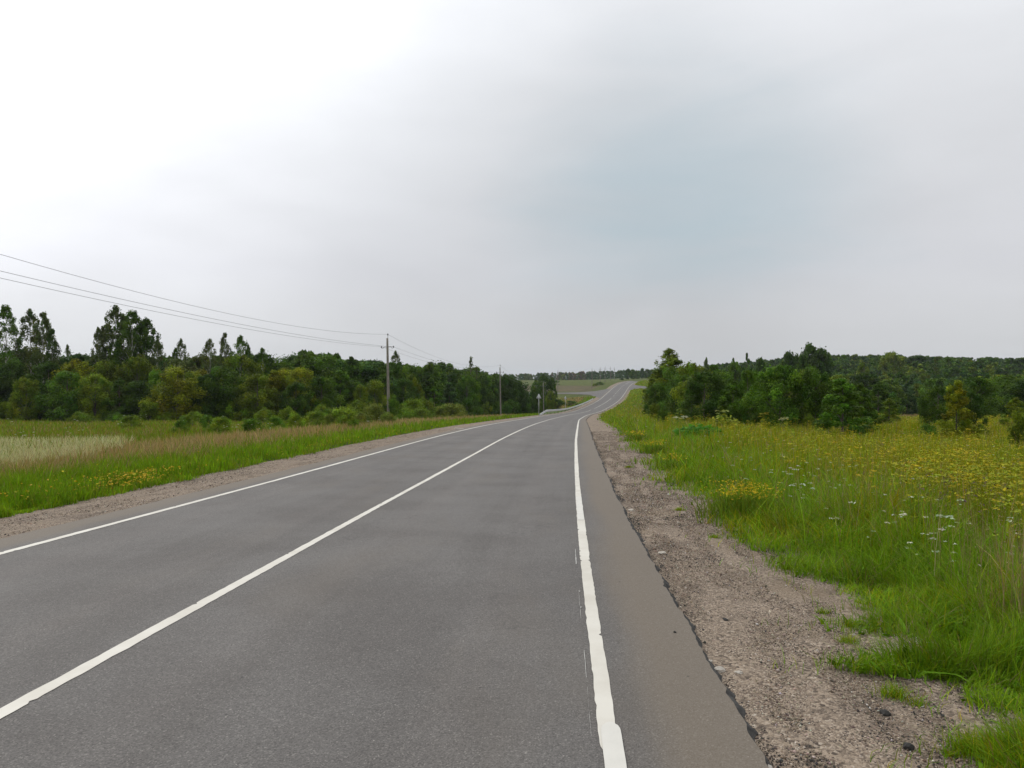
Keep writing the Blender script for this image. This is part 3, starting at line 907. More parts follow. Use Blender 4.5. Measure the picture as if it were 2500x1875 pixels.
TUFTS = [(2185, 1692, .13, 210, "low grass tuft on the gravel beside the dark clod"), (2240, 1708, .08, 60, "thin small grass tuft between the gravel and the tall verge grass"),
         (2270, 1640, .14, 90, "tall thin grass tuft sprouting above the low tuft on the gravel"), (2380, 1822, .16, 330, "wide spreading grass tuft lowest on the gravel"),
         (2325, 1832, .07, 130, "flat yellowish grass patch touching the wide lowest tuft"), (2085, 1525, .11, 190, "bright grass tuft standing out at the verge edge above the low tuft"),
         (2075, 1560, .10, 160, "grey-green grass tuft just below the bright tuft at the verge edge"), (2010, 1490, .08, 120, "small grass tuft on the gravel where the verge bulges"),
         (1660, 1243, .10, 150, "small grass tuft in the gravel level with the yellow flower clump"), (1535, 1139, .10, 120, "faint grass tuft in the gravel farthest along the shoulder"),
         (1745, 1308, .08, 120, "small grass tuft on the gravel just below the yellow flower clump"), (2140, 1610, .07, 90, "thin green sprig on the gravel")]
for i, (px, py, hh, n, lab) in enumerate(TUFTS):
    x, y = place_px(px, py)
    rad = hh * 0.75
    q = rng.normal(0, 0.5, (n, 2)) * rad
    q[:, 1] *= 0.7
    P = np.stack([q[:, 0], q[:, 1], np.full(n, -0.01)], 1)
    V, Fc, C = blades_geo(P, hh * rng.uniform(.35, 1.0, n), np.full(n, max(.004, .0007 * y)), pick(G_BRIGHT + G_YELL[:2], n), 0.7)
    o = new_obj("grass_tuft", mesh_np("grass_tuft", V, Fc, C), M_GRASS)
    o.location = (x, y, shoulder_z(x, y))
    tag(o, lab, "grass tuft", "grass tufts on the gravel shoulder")

CLUMPS = [(1815, 1268, .52, .55, 380, "largest yellow flower clump spilling over the gravel edge"), (1600, 1108, .42, .5, 70, "yellow flower clump second farthest along the grass edge"),
          (1555, 1078, .42, .5, 50, "yellow flower clump farthest along the grass edge"), (1642, 1150, .42, .45, 60, "yellow flower clump between the largest clump and the two far ones")]
for i, (px, py, hh, rad, n, lab) in enumerate(CLUMPS):
    x, y = place_px(px, py)
    root = empty("yellow_flower_clump", (x, y, shoulder_z(x, y) - 0.01))
    tag(root, lab, "flower clump", "yellow flower clumps along the verge")
    q = rng.normal(0, 0.45, (n * 3, 2)) * rad
    P = np.stack([q[:, 0], q[:, 1], np.zeros(n * 3)], 1)
    hs = hh * rng.uniform(.4, .95, n * 3)
    V, Fc, C = blades_geo(P, hs, np.full(n * 3, max(.006, .0010 * y)), pick([(.09, .17, .009), (.11, .18, .010), (.14, .17, .012)], n * 3), 0.4)
    new_obj("foliage", mesh_np("foliage", V, Fc, C), M_GRASS, root)
    Pf = P[:n] + np.array([0, 0, 1.0]) * (hh * rng.uniform(.72, 1.15, n))[:, None]
    V, Fc, C = umbel_geo(Pf, np.full(n, max(.013, .0010 * y)), pick([(.54, .39, .010), (.47, .33, .010), (.58, .43, .02)], n, .12), 4, .3, .75)
    new_obj("blossoms", mesh_np("blossoms", V, Fc, C), M_PETAL, root)

# broad-leaved hogweed beside the meadow
def hogweed(px, py, hh, rad, n, col, lab, flower):
    x, y = place_px(px, py, 0.1)
    root = empty("hogweed_plant", (x, y, float(gz(x, y))))
    tag(root, lab, "weed plant")
    a = rng.uniform(0, 6.28, n); q = np.sqrt(rng.random(n)) * rad
    c = np.stack([np.cos(a) * q, np.sin(a) * q * .6, hh * rng.uniform(.25, 1.0, n) * (1 - .3 * (q / rad) ** 2)], 1)
    s = rng.uniform(.06, .15, n)
    nn = rng.normal(0, .5, (n, 3)) + np.array([0, -.4, 1.0])
    nn /= np.linalg.norm(nn, axis=1)[:, None]
    t1 = np.cross(nn, rng.normal(size=(n, 3))); t1 /= np.linalg.norm(t1, axis=1)[:, None]
    t2 = np.cross(nn, t1)
    k = 7
    ang = np.arange(k) / k * 2 * math.pi
    rr = np.array([1.0, .65, .85, .6, .85, .65, .5])
    V = c[:, None, :] + s[:, None, None] * rr[None, :, None] * (np.cos(ang)[None, :, None] * t1[:, None, :] + np.sin(ang)[None, :, None] * t2[:, None, :] * .8)
    Fc = np.arange(n)[:, None] * k + np.arange(k)[None, :]
    C = np.repeat(pick(col, n, .2), k, 0)
    sV, sF, sC = blades_geo(np.stack([c[:, 0] * .7, c[:, 1] * .7, np.zeros(n)], 1), c[:, 2], np.full(n, .03), pick(col, n), .1)
    Vj, Fj = join([(V.reshape(-1, 3), [Fc]), (sV, sF)])
    new_obj("foliage", mesh_np("foliage", Vj, Fj, np.concatenate([C, sC])), M_GRASS, root)
    if flower:
        m_ = 5
        P = np.stack([rng.uniform(-rad, rad, m_) * .7, rng.uniform(-rad, rad, m_) * .4, hh * rng.uniform(1.0, 1.25, m_)], 1)
        for q_ in range(m_):
            V, Fc, C = umbel_geo(P[q_:q_ + 1], rng.uniform(.1, .22, 1), pick(flower, 1, .05), 30, .06, .28)
            new_obj("flower_head", mesh_np("flower_head", V, Fc, C), M_PETAL, root)
hogweed(1705, 1078, .85, 1.15, 420, [(.060, .190, .012), (.075, .215, .014)], "broad dark green leafy weed at the meadow edge by the verge grass", None)
hogweed(1765, 1062, 1.25, .9, 260, [(.20, .26, .016), (.23, .26, .02)], "tall pale yellow-green umbel plant behind the broad leafy weed", [(.30, .33, .10)])
hogweed(1660, 1050, .8, .5, 90, [(.12, .19, .012)], "white-flowered weed nearest the road before the thicket", [(.45, .48, .36)])
hogweed(1870, 1058, 1.1, .45, 130, [(.22, .25, .012)], "yellow-green weed standing alone before the broad tree", [(.40, .36, .04)])
hogweed(1918, 1062, .9, .5, 70, [(.10, .15, .012)], "dark weed with pale heads right of the yellow-green weed", [(.4, .42, .2)])

# ------------------------------------------------------------------ trees
def crown_geo(seed, H, R, kind, nclump, nleaf, leaf):
    r = np.random.default_rng(seed)
    def prof(t):
        if kind == 'round':
            return np.sqrt(np.clip(1 - ((t - .40) / .62) ** 2, 0, 1))
        if kind == 'young':
            return np.clip((1 - t) ** .58 * (1 - .22 * np.exp(-t * 8)) * 1.08, 0, 1)
        if kind == 'tall':
            s = np.clip((t - .16) / .84, 0, 1)
            return np.clip(s ** .4 * (1 - s) ** .58 * 1.7, 0, 1)
        if kind == 'dead':
            s = np.clip((t - .1) / .9, 0, 1)
            return (1 - s) * .8
        return np.sqrt(np.clip(1 - ((t - .30) / .72) ** 2, 0, 1))
    lo = {'tall': .17, 'dead': .3}.get(kind, .02)
    t = lo + (1 - lo) * r.random(nclump) ** {'tall': .9, 'young': 1.45, 'round': 1.1}.get(kind, 1.0)
    t[:4] = [.985, .955, .925, .89]
    a = r.uniform(0, 2 * math.pi, nclump)
    k1, p1, p2 = r.integers(2, 4), r.uniform(0, 6.28), r.uniform(0, 6.28)
    lobe = 1 + .16 * np.sin(k1 * a + p1 + 5 * t) + .12 * np.sin(9 * t + p2)
    q = (.30 + .70 * np.sqrt(r.random(nclump))) * prof(t) * lobe
    q[:2] *= .3
    cen = np.stack([np.cos(a) * q * R, np.sin(a) * q * R, t * H], 1)
    rc = R * {'round': .30, 'young': .25, 'tall': .20, 'dead': .2}.get(kind, .36) * r.uniform(.7, 1.25, nclump) * (.55 + .45 * prof(t))
    rc[:4] *= .7
    N = nclump * nleaf
    cl = np.repeat(np.arange(nclump), nleaf)
    off = r.normal(size=(N, 3)); off /= np.linalg.norm(off, axis=1)[:, None]
    off *= (r.random(N) ** .45)[:, None]
    off[:, 2] *= .98 if kind != 'tall' else 1.35
    strag = r.random(N) < .09
    off[strag] *= 1.45
    pos = cen[cl] + off * rc[cl][:, None]
    pos[:, 2] = np.maximum(pos[:, 2], .03 + .1 * r.random(N))
    nn = r.normal(size=(N, 3)) * .75 + off * 1.5 + np.array([0, 0, .25])
    nn /= np.linalg.norm(nn, axis=1)[:, None]
    t1 = np.cross(nn, r.normal(size=(N, 3))); t1 /= np.linalg.norm(t1, axis=1)[:, None] + 1e-9
    t2 = np.cross(nn, t1)
    s = leaf * r.uniform(.55, 1.35, N)
    e1 = t1 * s[:, None]; e2 = t2 * (s * .62)[:, None]
    V = np.stack([pos - e1, pos - e2 * 1.0 - e1 * .1, pos + e1, pos + e2], 1).reshape(-1, 3)
    Q = np.arange(N)[:, None] * 4 + np.array([[0, 1, 2, 3]])
    cc = np.exp(r.normal(0, .22, nclump))[cl] * np.exp(r.normal(0, .20, N))
    hue = r.normal(0, .10, nclump)[cl] + r.normal(0, .06, N)
    C = np.stack([cc * (1 + hue), cc, cc * (1 - .5 * hue)], 1)
    return V, [Q], np.repeat(np.clip(C, .2, 2.2), 4, 0), cen

def trunk_geo(seed, H, R, cen, rbase, kind):
    r = np.random.default_rng(seed + 500)
    k = 9
    zz = np.linspace(-.15, H * (.96 if kind != 'shrub' else .5), k)
    bend = np.cumsum(r.normal(0, .02 * H / k, (k, 2)), 0)
    pts = np.stack([bend[:, 0], bend[:, 1], zz], 1)
    rad = rbase * (1 - np.linspace(0, 1, k)) ** .8 + .012
    parts = [tube(pts, rad, 7)]
    sel = r.permutation(len(cen))[:min(len(cen), 22)]
    for i in sel:
        c = cen[i]
        z0 = max(.05, c[2] - .45 * math.hypot(c[0], c[1]) - .1 * H)
        b0 = np.array([np.interp(z0, zz, pts[:, 0]), np.interp(z0, zz, pts[:, 1]), z0])
        mid = (b0 + c) / 2 + np.array([0, 0, .04 * H])
        rb = float(np.interp(z0, zz, rad)) * .5
        parts.append(tube(np.array([b0, mid, c]), np.array([rb, rb * .6, .008]), 5, False))
    return join(parts)

PROTO = {}
def proto(key, kind, H, R, ncl, nl, leaf, rb, variants, seed0):
    lst = []
    for v in range(variants):
        V, Fc, C, cen = crown_geo(seed0 + v, H, R, kind, ncl, nl, leaf)
        cm = mesh_np("crown", V, Fc, C); cm.materials.append(M_LEAF)
        tV, tF = trunk_geo(seed0 + v, H, R, cen, rb, kind)
        tm = mesh_np("trunk", tV, tF, smooth=True)
        tm.materials.append(M_BIRCH if kind == 'tall' else M_BARK)
        # true extents, so that a tree can be sized by its outline
        top = np.percentile(V[:, 2], 99.7); wid = np.percentile(np.abs(V[:, 0]), 98)
        lst.append((cm, tm, float(top), float(wid)))
    PROTO[key] = lst
proto('tall', 'tall', 14, 2.6, 135, 62, .120, .12, 5, 100)
proto('round', 'round', 6.5, 2.7, 70, 250, .110, .12, 5, 200)
proto('young', 'young', 7.5, 2.0, 96, 180, .105, .09, 5, 300)
proto('shrub', 'shrub', 2.0, 1.5, 34, 170, .065, .04, 4, 400)
proto('far', 'round', 8.0, 3.0, 56, 130, .20, .13, 5, 500)
proto('farcone', 'young', 9.0, 2.1, 50, 120, .19, .12, 4, 550)
proto('dead', 'dead', 9.0, 1.9, 34, 13, .11, .10, 1, 600)

TINT = {'dark': (.040, .085, .010), 'mid': (.058, .118, .010), 'green': (.070, .150, .013), 'yell': (.150, .185, .010), 'olive': (.100, .150, .011), 'grey': (.080, .115, .036), 'blue': (.042, .092, .024),
        'light': (.112, .180, .014), 'willow': (.135, .185, .036), 'brown': (.105, .085, .06)}
TINT = {k: tuple(a * b_ for a, b_ in zip(v, (1.16, 1.08, 0.9))) for k, v in TINT.items()}
CNAME = {'dark': 'dark green', 'mid': 'deep green', 'green': 'fresh green', 'yell': 'yellow-tinged', 'olive': 'olive green', 'grey': 'grey-green', 'blue': 'blue-green', 'light': 'light green', 'willow': 'pale green', 'brown': 'brownish'}
TREES = []
def tree(px, top, d, kind, tint, width=None, zone='', base=None, name=None, jitter=True, seed=None):
    """a tree at viewing column px and distance d whose crown top shows at row `top`"""
    x = (px - CX) / F * d
    z = float(gz(x, d)) - .05
    H = max(.5, -(top - HY) / F * d - z)
    lst = PROTO[kind]
    i = random.randrange(len(lst)) if seed is None else seed % len(lst)
    cm, tm, ph, pw = lst[i]
    sz = H / ph
    sx = sz if width is None else (width / F * d / 2) / pw
    if width is None:
        sx = sz * random.uniform(.85, 1.15)
        sx = min(max(sx, .55), 1.7)
    nm = name or {'tall': 'birch_tree', 'round': 'leafy_tree', 'young': 'young_tree', 'shrub': 'shrub', 'far': 'leafy_tree', 'farcone': 'young_tree', 'dead': 'dead_tree'}[kind]
    root = empty(nm, (x, d, z), random.uniform(0, 6.28))
    root.scale = (sx, sx, sz)
    tr = new_obj("trunk", tm, None, root)
    cr = new_obj("crown", cm, None, root)
    t = np.array(TINT[tint]) * math.exp(random.gauss(0, .10))
    cr.color = (*[float(v) for v in t], 1)
    tag(root, None, 'shrub' if kind == 'shrub' else 'tree')
    TREES.append(dict(o=root, px=px, d=d, kind=kind, tint=tint, zone=zone, H=H))
    return root

# --- wood on the left: tall birches
for px, top, d, wpx, tint in [(14, 747, 97, 66, 'mid'), (74, 757, 99, 62, 'grey'), (106, 764, 98, 66, 'grey'), (128, 805, 97, 40, 'dark'), (165, 842, 105, 26, 'grey'),
                              (240, 800, 98, 40, 'grey'), (283, 748, 98, 72, 'grey'), (262, 792, 99, 60, 'grey'), (303, 772, 99, 66, 'mid'), (345, 785, 99, 70, 'mid'), (325, 760, 97, 74, 'mid'), (358, 778, 98, 66, 'dark'), (385, 828, 97, 36, 'grey'),
                              (442, 828, 104, 36, 'grey'), (428, 850, 103, 30, 'mid'), (512, 828, 100, 46, 'grey'), (549, 814, 101, 38, 'grey'), (588, 820, 100, 50, 'mid'), (606, 842, 99, 30, 'dark'),
                              (640, 850, 101, 44, 'mid'), (966, 858, 124, 34, 'grey')]:
    tree(px, top, d, 'tall', tint, wpx, 'tall')
tree(1150, 871, 142, 'dead', 'grey', 34, 'bare')
tree(1164, 895, 142, 'dead', 'grey', 26, 'bare')
# --- second row: skyline of the wood
sky_pts = np.array([(-40, 868), (60, 860), (150, 872), (180, 870), (230, 872), (300, 868), (400, 872), (470, 872), (560, 868), (640, 858), (690, 878), (737, 860), (800, 865), (850, 875), (900, 880), (950, 886), (1010, 890), (1060, 890), (1100, 888), (1135, 892), (1180, 908), (1215, 912), (1250, 918), (1275, 930)], float)
def wood_d(px):
    return np.interp(px, [-50, 650, 800, 950, 1100, 1200, 1300], [92, 92, 96, 106, 132, 148, 170])
px = -35.0
while px < 1262:
    top = float(np.interp(px, sky_pts[:, 0], sky_pts[:, 1])) + random.uniform(-5, 11)
    d = float(wood_d(px)) + random.uniform(8, 16)
    tree(px, top, d, random.choice(['round', 'round', 'young', 'young']), random.choice(['dark', 'mid', 'blue', 'dark', 'mid', 'grey']), None, 'second')
    px += random.uniform(24, 36) * (95 / d)
# --- front row: rounded trees at the field edge
front = [(-25, 900, 88, 110, 'dark', 'round'), (64, 922, 83, 62, 'olive', 'round'), (30, 880, 90, 90, 'dark', 'round'), (118, 886, 89, 100, 'dark', 'round'),
         (165, 908, 84, 110, 'green', 'round'), (190, 880, 90, 100, 'yell', 'round'), (232, 915, 84, 84, 'olive', 'round'), (262, 880, 90, 80, 'olive', 'round'), (292, 925, 83, 60, 'mid', 'young'),
         (335, 868, 92, 90, 'olive', 'round'), (340, 930, 84, 70, 'dark', 'round'), (385, 905, 87, 70, 'green', 'round'), (433, 898, 83, 122, 'yell', 'round'), (480, 905, 89, 80, 'yell', 'round'), (505, 915, 85, 90, 'dark', 'round'),
         (545, 895, 86, 110, 'mid', 'round'), (590, 868, 93, 110, 'olive', 'round'), (628, 915, 84, 95, 'olive', 'round'), (668, 905, 87, 70, 'yell', 'young'), (700, 900, 88, 90, 'yell', 'round'), (735, 900, 86, 80, 'yell', 'round'), (722, 935, 83, 70, 'dark', 'round'),
         (785, 920, 86, 84, 'mid', 'round'), (830, 905, 92, 80, 'mid', 'young'), (862, 930, 94, 70, 'dark', 'round'), (880, 940, 92, 46, 'olive', 'round'), (915, 928, 98, 66, 'olive', 'round'), (938, 905, 106, 60, 'mid', 'young'),
         (985, 925, 108, 70, 'dark', 'round'), (1005, 915, 112, 50, 'olive', 'round'), (1040, 912, 118, 70, 'dark', 'young'), (1060, 945, 116, 56, 'green', 'young'), (1098, 935, 124, 60, 'blue', 'young'), (1140, 915, 132, 62, 'green', 'round'),
         (1178, 918, 142, 60, 'dark', 'round'), (1205, 935, 146, 46, 'mid', 'young'), (1236, 918, 156, 60, 'dark', 'round'), (1262, 930, 160, 50, 'dark', 'round'), (1282, 955, 163, 34, 'dark', 'round')]
for p, top, d, wpx, tint, kd in front:
    tree(p, top, d, kd, tint, wpx, 'front')
# --- trees in the dip behind the two signs
for p, top, d, wpx, tint, kd in [(1312, 930, 196, 40, 'mid', 'round'), (1330, 917, 204, 46, 'dark', 'round'), (1349, 922, 208, 26, 'mid', 'young'), (1344, 955, 200, 30, 'olive', 'round'), (1300, 955, 190, 26, 'dark', 'round'), (1360, 975, 206, 40, 'dark', 'shrub'), (1395, 978, 222, 36, 'mid', 'shrub')]:
    tree(p, top, d, kd, tint, wpx, 'dip')
# --- shrubs before the left wood
for p, top, base, wpx, tint in [(15, 985, 1018, 60, 'olive'), (253, 1004, 1024, 44, 'olive'), (283, 1012, 1028, 40, 'mid'), (366, 985, 1026, 56, 'olive'), (410, 1012, 1026, 36, 'olive'), (443, 1030, 1050, 30, 'mid'),
                                (511, 1018, 1050, 42, 'green'), (536, 1022, 1052, 46, 'light'), (570, 985, 1026, 46, 'olive'), (612, 982, 1024, 36, 'olive'), (613, 1026, 1054, 60, 'mid'), (700, 998, 1036, 40, 'light'), (722, 1016, 1048, 36, 'light'), (748, 984, 1020, 38, 'olive'),
                                (838, 1000, 1040, 80, 'light'), (872, 982, 1026, 62, 'light'), (912, 990, 1032, 66, 'willow'), (886, 1012, 1040, 50, 'willow'), (960, 975, 1028, 36, 'mid'), (977, 992, 1024, 44, 'light'), (1012, 978, 1022, 56, 'olive'), (1034, 976, 1020, 50, 'light'), (1030, 1002, 1026, 52, 'light'),
                                (650, 1000, 1030, 44, 'light'), (672, 1022, 1046, 34, 'green'), (768, 1008, 1036, 50, 'light'), (790, 992, 1026, 44, 'olive'), (806, 1016, 1040, 36, 'willow'), (850, 1018, 1046, 44, 'light'), (930, 1004, 1030, 46, 'light'), (948, 1012, 1036, 36, 'willow'), (995, 1000, 1026, 40, 'light'), (1060, 990, 1018, 48, 'light'), (470, 1010, 1036, 44, 'light'), (320, 1018, 1040, 40, 'light'), (200, 1010, 1030, 46, 'olive'), (1076, 996, 1020, 36, 'willow'), (1104, 990, 1020, 70, 'willow'), (1108, 980, 1010, 30, 'olive'), (1148, 986, 1012, 46, 'mid'), (1182, 984, 1010, 32, 'light'), (1210, 984, 1004, 40, 'mid'), (1245, 980, 998, 44, 'mid'), (1278, 984, 998, 30, 'mid')]:
    d = depth_for(p, base, .25, 20)
    d = min(d, float(wood_d(p)) - 5)
    tree(p, top - 5, d, 'shrub', {'olive': 'light', 'mid': 'green'}.get(tint, tint), wpx * 1.15, 'leftshrub')

# --- thicket on the right
for p, top, d, wpx, tint, kd in [(1634, 852, 97, 66, 'olive', 'tall'), (1640, 868, 96, 120, 'olive', 'young'), (1606, 912, 98, 56, 'olive', 'round'), (1640, 898, 92, 80, 'mid', 'round'), (1600, 940, 92, 40, 'mid', 'round'), (1668, 915, 86, 76, 'mid', 'round'), (1690, 888, 94, 80, 'olive', 'round'),
                                 (1720, 905, 84, 90, 'dark', 'round'), (1745, 892, 92, 70, 'mid', 'young'), (1768, 905, 84, 76, 'mid', 'round'), (1790, 932, 68, 66, 'green', 'young'), (1825, 905, 80, 80, 'mid', 'round'), (1852, 915, 76, 64, 'dark', 'young'),
                                 (1905, 893, 72, 112, 'green', 'round'), (1880, 920, 76, 60, 'mid', 'young'), (1960, 905, 80, 70, 'olive', 'young'), (1990, 898, 76, 84, 'mid', 'round'), (2010, 925, 70, 60, 'dark', 'young'), (2056, 926, 62, 104, 'green', 'young'), (2100, 938, 66, 66, 'mid', 'young'),
                                 (2145, 935, 76, 56, 'mid', 'young'), (2172, 974, 62, 44, 'light', 'young'), (2290, 945, 70, 70, 'mid', 'round'), (2336, 930, 60, 70, 'yell', 'young'), (2385, 922, 74, 84, 'mid', 'round'), (2372, 955, 66, 50, 'dark', 'round'), (2460, 918, 86, 110, 'mid', 'round'), (2510, 930, 80, 90, 'dark', 'round'), (2480, 972, 66, 50, 'olive', 'young')]:
    bs = {1790: 1040, 1905: 1048, 2056: 1064, 2100: 1052, 2172: 1040, 2290: 1046, 2336: 1076, 2372: 1056, 1990: 1048, 1720: 1034, 2480: 1050, 1690: 1030, 1825: 1042, 2010: 1046}.get(p)
    if bs: d = min(d, depth_for(p, bs, .30, 20))
    tree(p, top, d, kd, tint, wpx * (1.18 if kd != 'tall' else 1.1), 'thicket')
for p, top, base, wpx, tint in [(2500, 1000, 1105, 90, 'olive'), (2270, 1035, 1070, 60, 'mid'), (2320, 1045, 1072, 46, 'olive'), (2400, 1040, 1068, 50, 'olive'), (2300, 992, 1040, 44, 'mid'), (1598, 985, 1030, 40, 'olive'), (1620, 1000, 1036, 44, 'mid'), (2468, 1062, 1090, 60, 'olive'), (1975, 1010, 1050, 36, 'olive')]:
    d = depth_for(p, base, .3, 15)
    tree(p, top, d, 'shrub', tint, wpx, 'rightshrub')
# --- wood behind the thicket: skyline trees
for p, top, d, wpx, tint, kd in [(1724, 874, 150, 22, 'grey', 'farcone'), (1790, 876, 150, 24, 'mid', 'farcone'), (1823, 864, 150, 26, 'dark', 'farcone'), (1856, 876, 155, 34, 'dark', 'far'), (1795, 885, 148, 34, 'mid', 'far'), (1925, 861, 170, 50, 'dark', 'far'), (1945, 866, 172, 30, 'dark', 'far'), (1985, 842, 165, 60, 'dark', 'far'), (2004, 852, 168, 44, 'dark', 'far'), (1960, 868, 166, 36, 'mid', 'far'),
                                 (2181, 861, 260, 50, 'olive', 'far'), (2108, 885, 190, 40, 'olive', 'farcone'), (2128, 915, 150, 40, 'mid', 'farcone'), (2155, 868, 300, 40, 'mid', 'far'), (2240, 868, 300, 50, 'dark', 'far')]:
    tree(p, top, d, kd, tint, wpx * 1.3, 'skyline')
def hill_limit(p):
    return np.interp(p, [1590, 1650, 1720, 1800, 1880, 1930, 2000, 2120, 2250, 2400, 2560], [912, 900, 889, 885, 876, 869, 866, 865, 869, 872, 876]) 
random.seed(5)
cand = []
for k in range(1500):
    d = 142 * (430 / 142) ** random.random()
    p = random.uniform(1600, 2560)
    x = (p - CX) / F * d
    if uof(x, d) < 22 or bool(on_side_road(np.array([x]), np.array([d]))[0]): continue
    if d < 160 and 2170 < p < 2260: continue
    cand.append((d, p, x))
cand.sort()
sel = []
for d, p, x in cand:
    if all((x - a) ** 2 + (d - b) ** 2 > (3.4 if d < 240 else 4.6) ** 2 for a, b in sel):
        sel.append((x, d))
indiv, rest = sel[:130], sel[130:]
for x, d in indiv:
    p = CX + F * x / d
    z = float(gz(x, d))
    H = min(random.uniform(5.5, 9.0), max(3.0, -(float(hill_limit(p)) + random.uniform(0, 8) - HY) / F * d - z))
    tree(p, HY - F * (z + H) / d, d, random.choice(['far', 'far', 'farcone']), random.choice(['dark', 'mid', 'mid', 'olive', 'blue']), None, 'hill')

def mass(name, pts, nl, leaf, label, cat, tints, seed):
    """a far wood that reads as one mass"""
    r = np.random.default_rng(seed)
    gs = [crown_geo(seed + i, 1.0, .36, 'round' if i % 3 else 'young', 22, nl, leaf) for i in range(5)]
    Vs, Qs, Cs, off = [], [], [], 0
    for x, y, z, H, wf, tn in pts:
        V, Fq, C, _ = gs[r.integers(0, 5)]
        a = r.uniform(0, 6.28)
        W = np.stack([(V[:, 0] * math.cos(a) - V[:, 1] * math.sin(a)) * H * wf + x, (V[:, 0] * math.sin(a) + V[:, 1] * math.cos(a)) * H * wf + y, V[:, 2] * H + z], 1)
        Vs.append(W); Qs.append(Fq[0] + off); off += len(V)
        Cs.append(C * np.array(TINT[tn]) * math.exp(r.normal(0, .14)))
    o = new_obj(name, mesh_np(name, np.concatenate(Vs), [np.concatenate(Qs)], np.concatenate(Cs)), M_GRASS)
    return tag(o, label, cat, kind='stuff')
pts = []
for x, d in rest:
    p = CX + F * x / d; z = float(gz(x, d)) - .2
    pts.append((x, d, z, min(random.uniform(6.5, 10.5), max(3.0, -(float(hill_limit(p)) + random.uniform(0, 7) - HY) / F * d - z)), 1.0, random.choice(['dark', 'mid', 'mid', 'olive', 'blue'])))
for k in range(620):                        # crest behind
    d = random.uniform(430, 620) if k < 420 else random.uniform(90, 430); p = random.uniform(1640, 2580) if k < 420 else random.uniform(2580, 3500); x = (p - CX) / F * d
    if uof(x, d) < 30: continue
    z = float(gz(x, d)) - .2
    pts.append((x, d, z, min(random.uniform(7, 11), max(3.0, -(float(hill_limit(p)) + random.uniform(0, 6) - HY) / F * d - z)), 1.2, random.choice(['dark', 'mid', 'blue', 'blue'])))
mass("hill_forest", pts, 30, .052, "dense green wood covering the rising ground behind the thicket", "forest", None, 900)
pts = []
for k in range(520):
    d = random.uniform(740, 900); p = random.uniform(930, 1720); x = (p - CX) / F * d
    z = float(gz(x, d)) - .3
    top = np.interp(p, [930, 1250, 1290, 1330, 1400, 1450, 1500, 1560, 1700], [917, 915, 914, 913, 910, 909, 906, 905, 902]) + random.uniform(-2.5, 5)
    pts.append((x, d, z, max(5, -(top - HY) / F * d - z), 1.1, random.choice(['brown', 'blue', 'grey']) if 1345 < p < 1430 else random.choice(['blue', 'blue', 'dark', 'grey'])))
mass("distant_forest", pts, 12, .085, "dark bluish line of forest along the horizon beyond the field", "forest", None, 950)
pts = []
for k in range(130):                        # depth behind the left wood
    p = random.uniform(-60, 1240) if k < 70 else random.uniform(-1100, -40); d = float(wood_d(p)) + random.uniform(18, 40); x = (p - CX) / F * d
    top = float(np.interp(p, sky_pts[:, 0], sky_pts[:, 1])) + random.uniform(4, 16)
    z = float(gz(x, d)) - .2
    pts.append((x, d, z, max(3, -(top - HY) / F * d - z), .95, random.choice(['dark', 'mid', 'blue'])))
mass("wood_interior", pts, 40, .055, "dark inner trees of the wood glimpsed behind its outer rows", "forest", None, 970)
for p, top, d, wpx, tint in [(1533, 900, 520, 14, 'dark'), (1545, 902, 515, 16, 'mid'), (1556, 905, 510, 14, 'mid'), (1568, 899, 520, 12, 'blue'), (1580, 901, 515, 16, 'mid'), (1592, 903, 515, 16, 'mid'), (1604, 905, 512, 16, 'mid'), (1518, 921, 470, 10, 'dark')]:
    tree(p, top, d, 'far', tint, wpx, 'crest')
for p, top, base, wpx, tint in [(1352, 929, 939, 30, 'green'), (1465, 932, 940, 20, 'mid'), (1452, 936, 943, 14, 'olive')]:
    d = depth_for(p, base, 0, 240, 480)
    tree(p, top, d, 'shrub', tint, wpx, 'fieldshrub')

# --- labels that single out each tree
ORD = ['first', 'second', 'third', 'fourth', 'fifth', 'sixth', 'seventh', 'eighth', 'ninth', 'tenth', 'eleventh', 'twelfth', 'thirteenth', 'fourteenth', 'fifteenth', 'sixteenth', 'seventeenth', 'eighteenth', 'nineteenth', 'twentieth']
def ordinal(i):
    if i < 20: return ORD[i]
    tens = {2: 'twenty', 3: 'thirty', 4: 'forty', 5: 'fifty'}[(i + 1) // 10]
    return {2: 'twentieth', 3: 'thirtieth', 4: 'fortieth', 5: 'fiftieth'}[(i + 1) // 10] if (i + 1) % 10 == 0 else tens + '-' + ORD[(i + 1) % 10 - 1]
SHAPE = {'tall': 'tall airy birch', 'round': 'rounded tree', 'young': 'pointed young tree', 'shrub': 'bush', 'far': 'rounded tree', 'farcone': 'pointed tree', 'dead': 'bare spindly tree'}
ZONES = {
    'tall': ("towering over the roadside wood, {} from the road", -1, 'tall birches above the roadside wood'),
    'bare': ("above the roadside wood, {} from the road", -1, 'bare trees above the roadside wood'),
    'second': ("in the roadside wood's rear row, {} from the road", -1, 'rear trees of the roadside wood'),
    'front': ("in the roadside wood's front row, {} from the road", -1, 'front trees of the roadside wood'),
    'dip': ("in the dip behind the triangular signs, {} from the road", -1, 'trees in the dip behind the signs'),
    'leftshrub': ("in the grass before the roadside wood, {} from the guard rail", -1, 'bushes before the roadside wood'),
    'thicket': ("in the thicket above the yellow meadow, {} from the road", 1, 'trees of the meadow thicket'),
    'rightshrub': ("in the yellow meadow, {} from the road", 1, 'bushes in the meadow'),
    'skyline': ("rising on the skyline behind the thicket, {} from the road", 1, 'skyline trees behind the thicket'),
    'crest': ("beyond the road crest, {} from the field poles", 1, 'trees beyond the road crest'),
    'fieldshrub': ("on the far field, {} from the road crest", -1, 'bushes on the far field'),
}
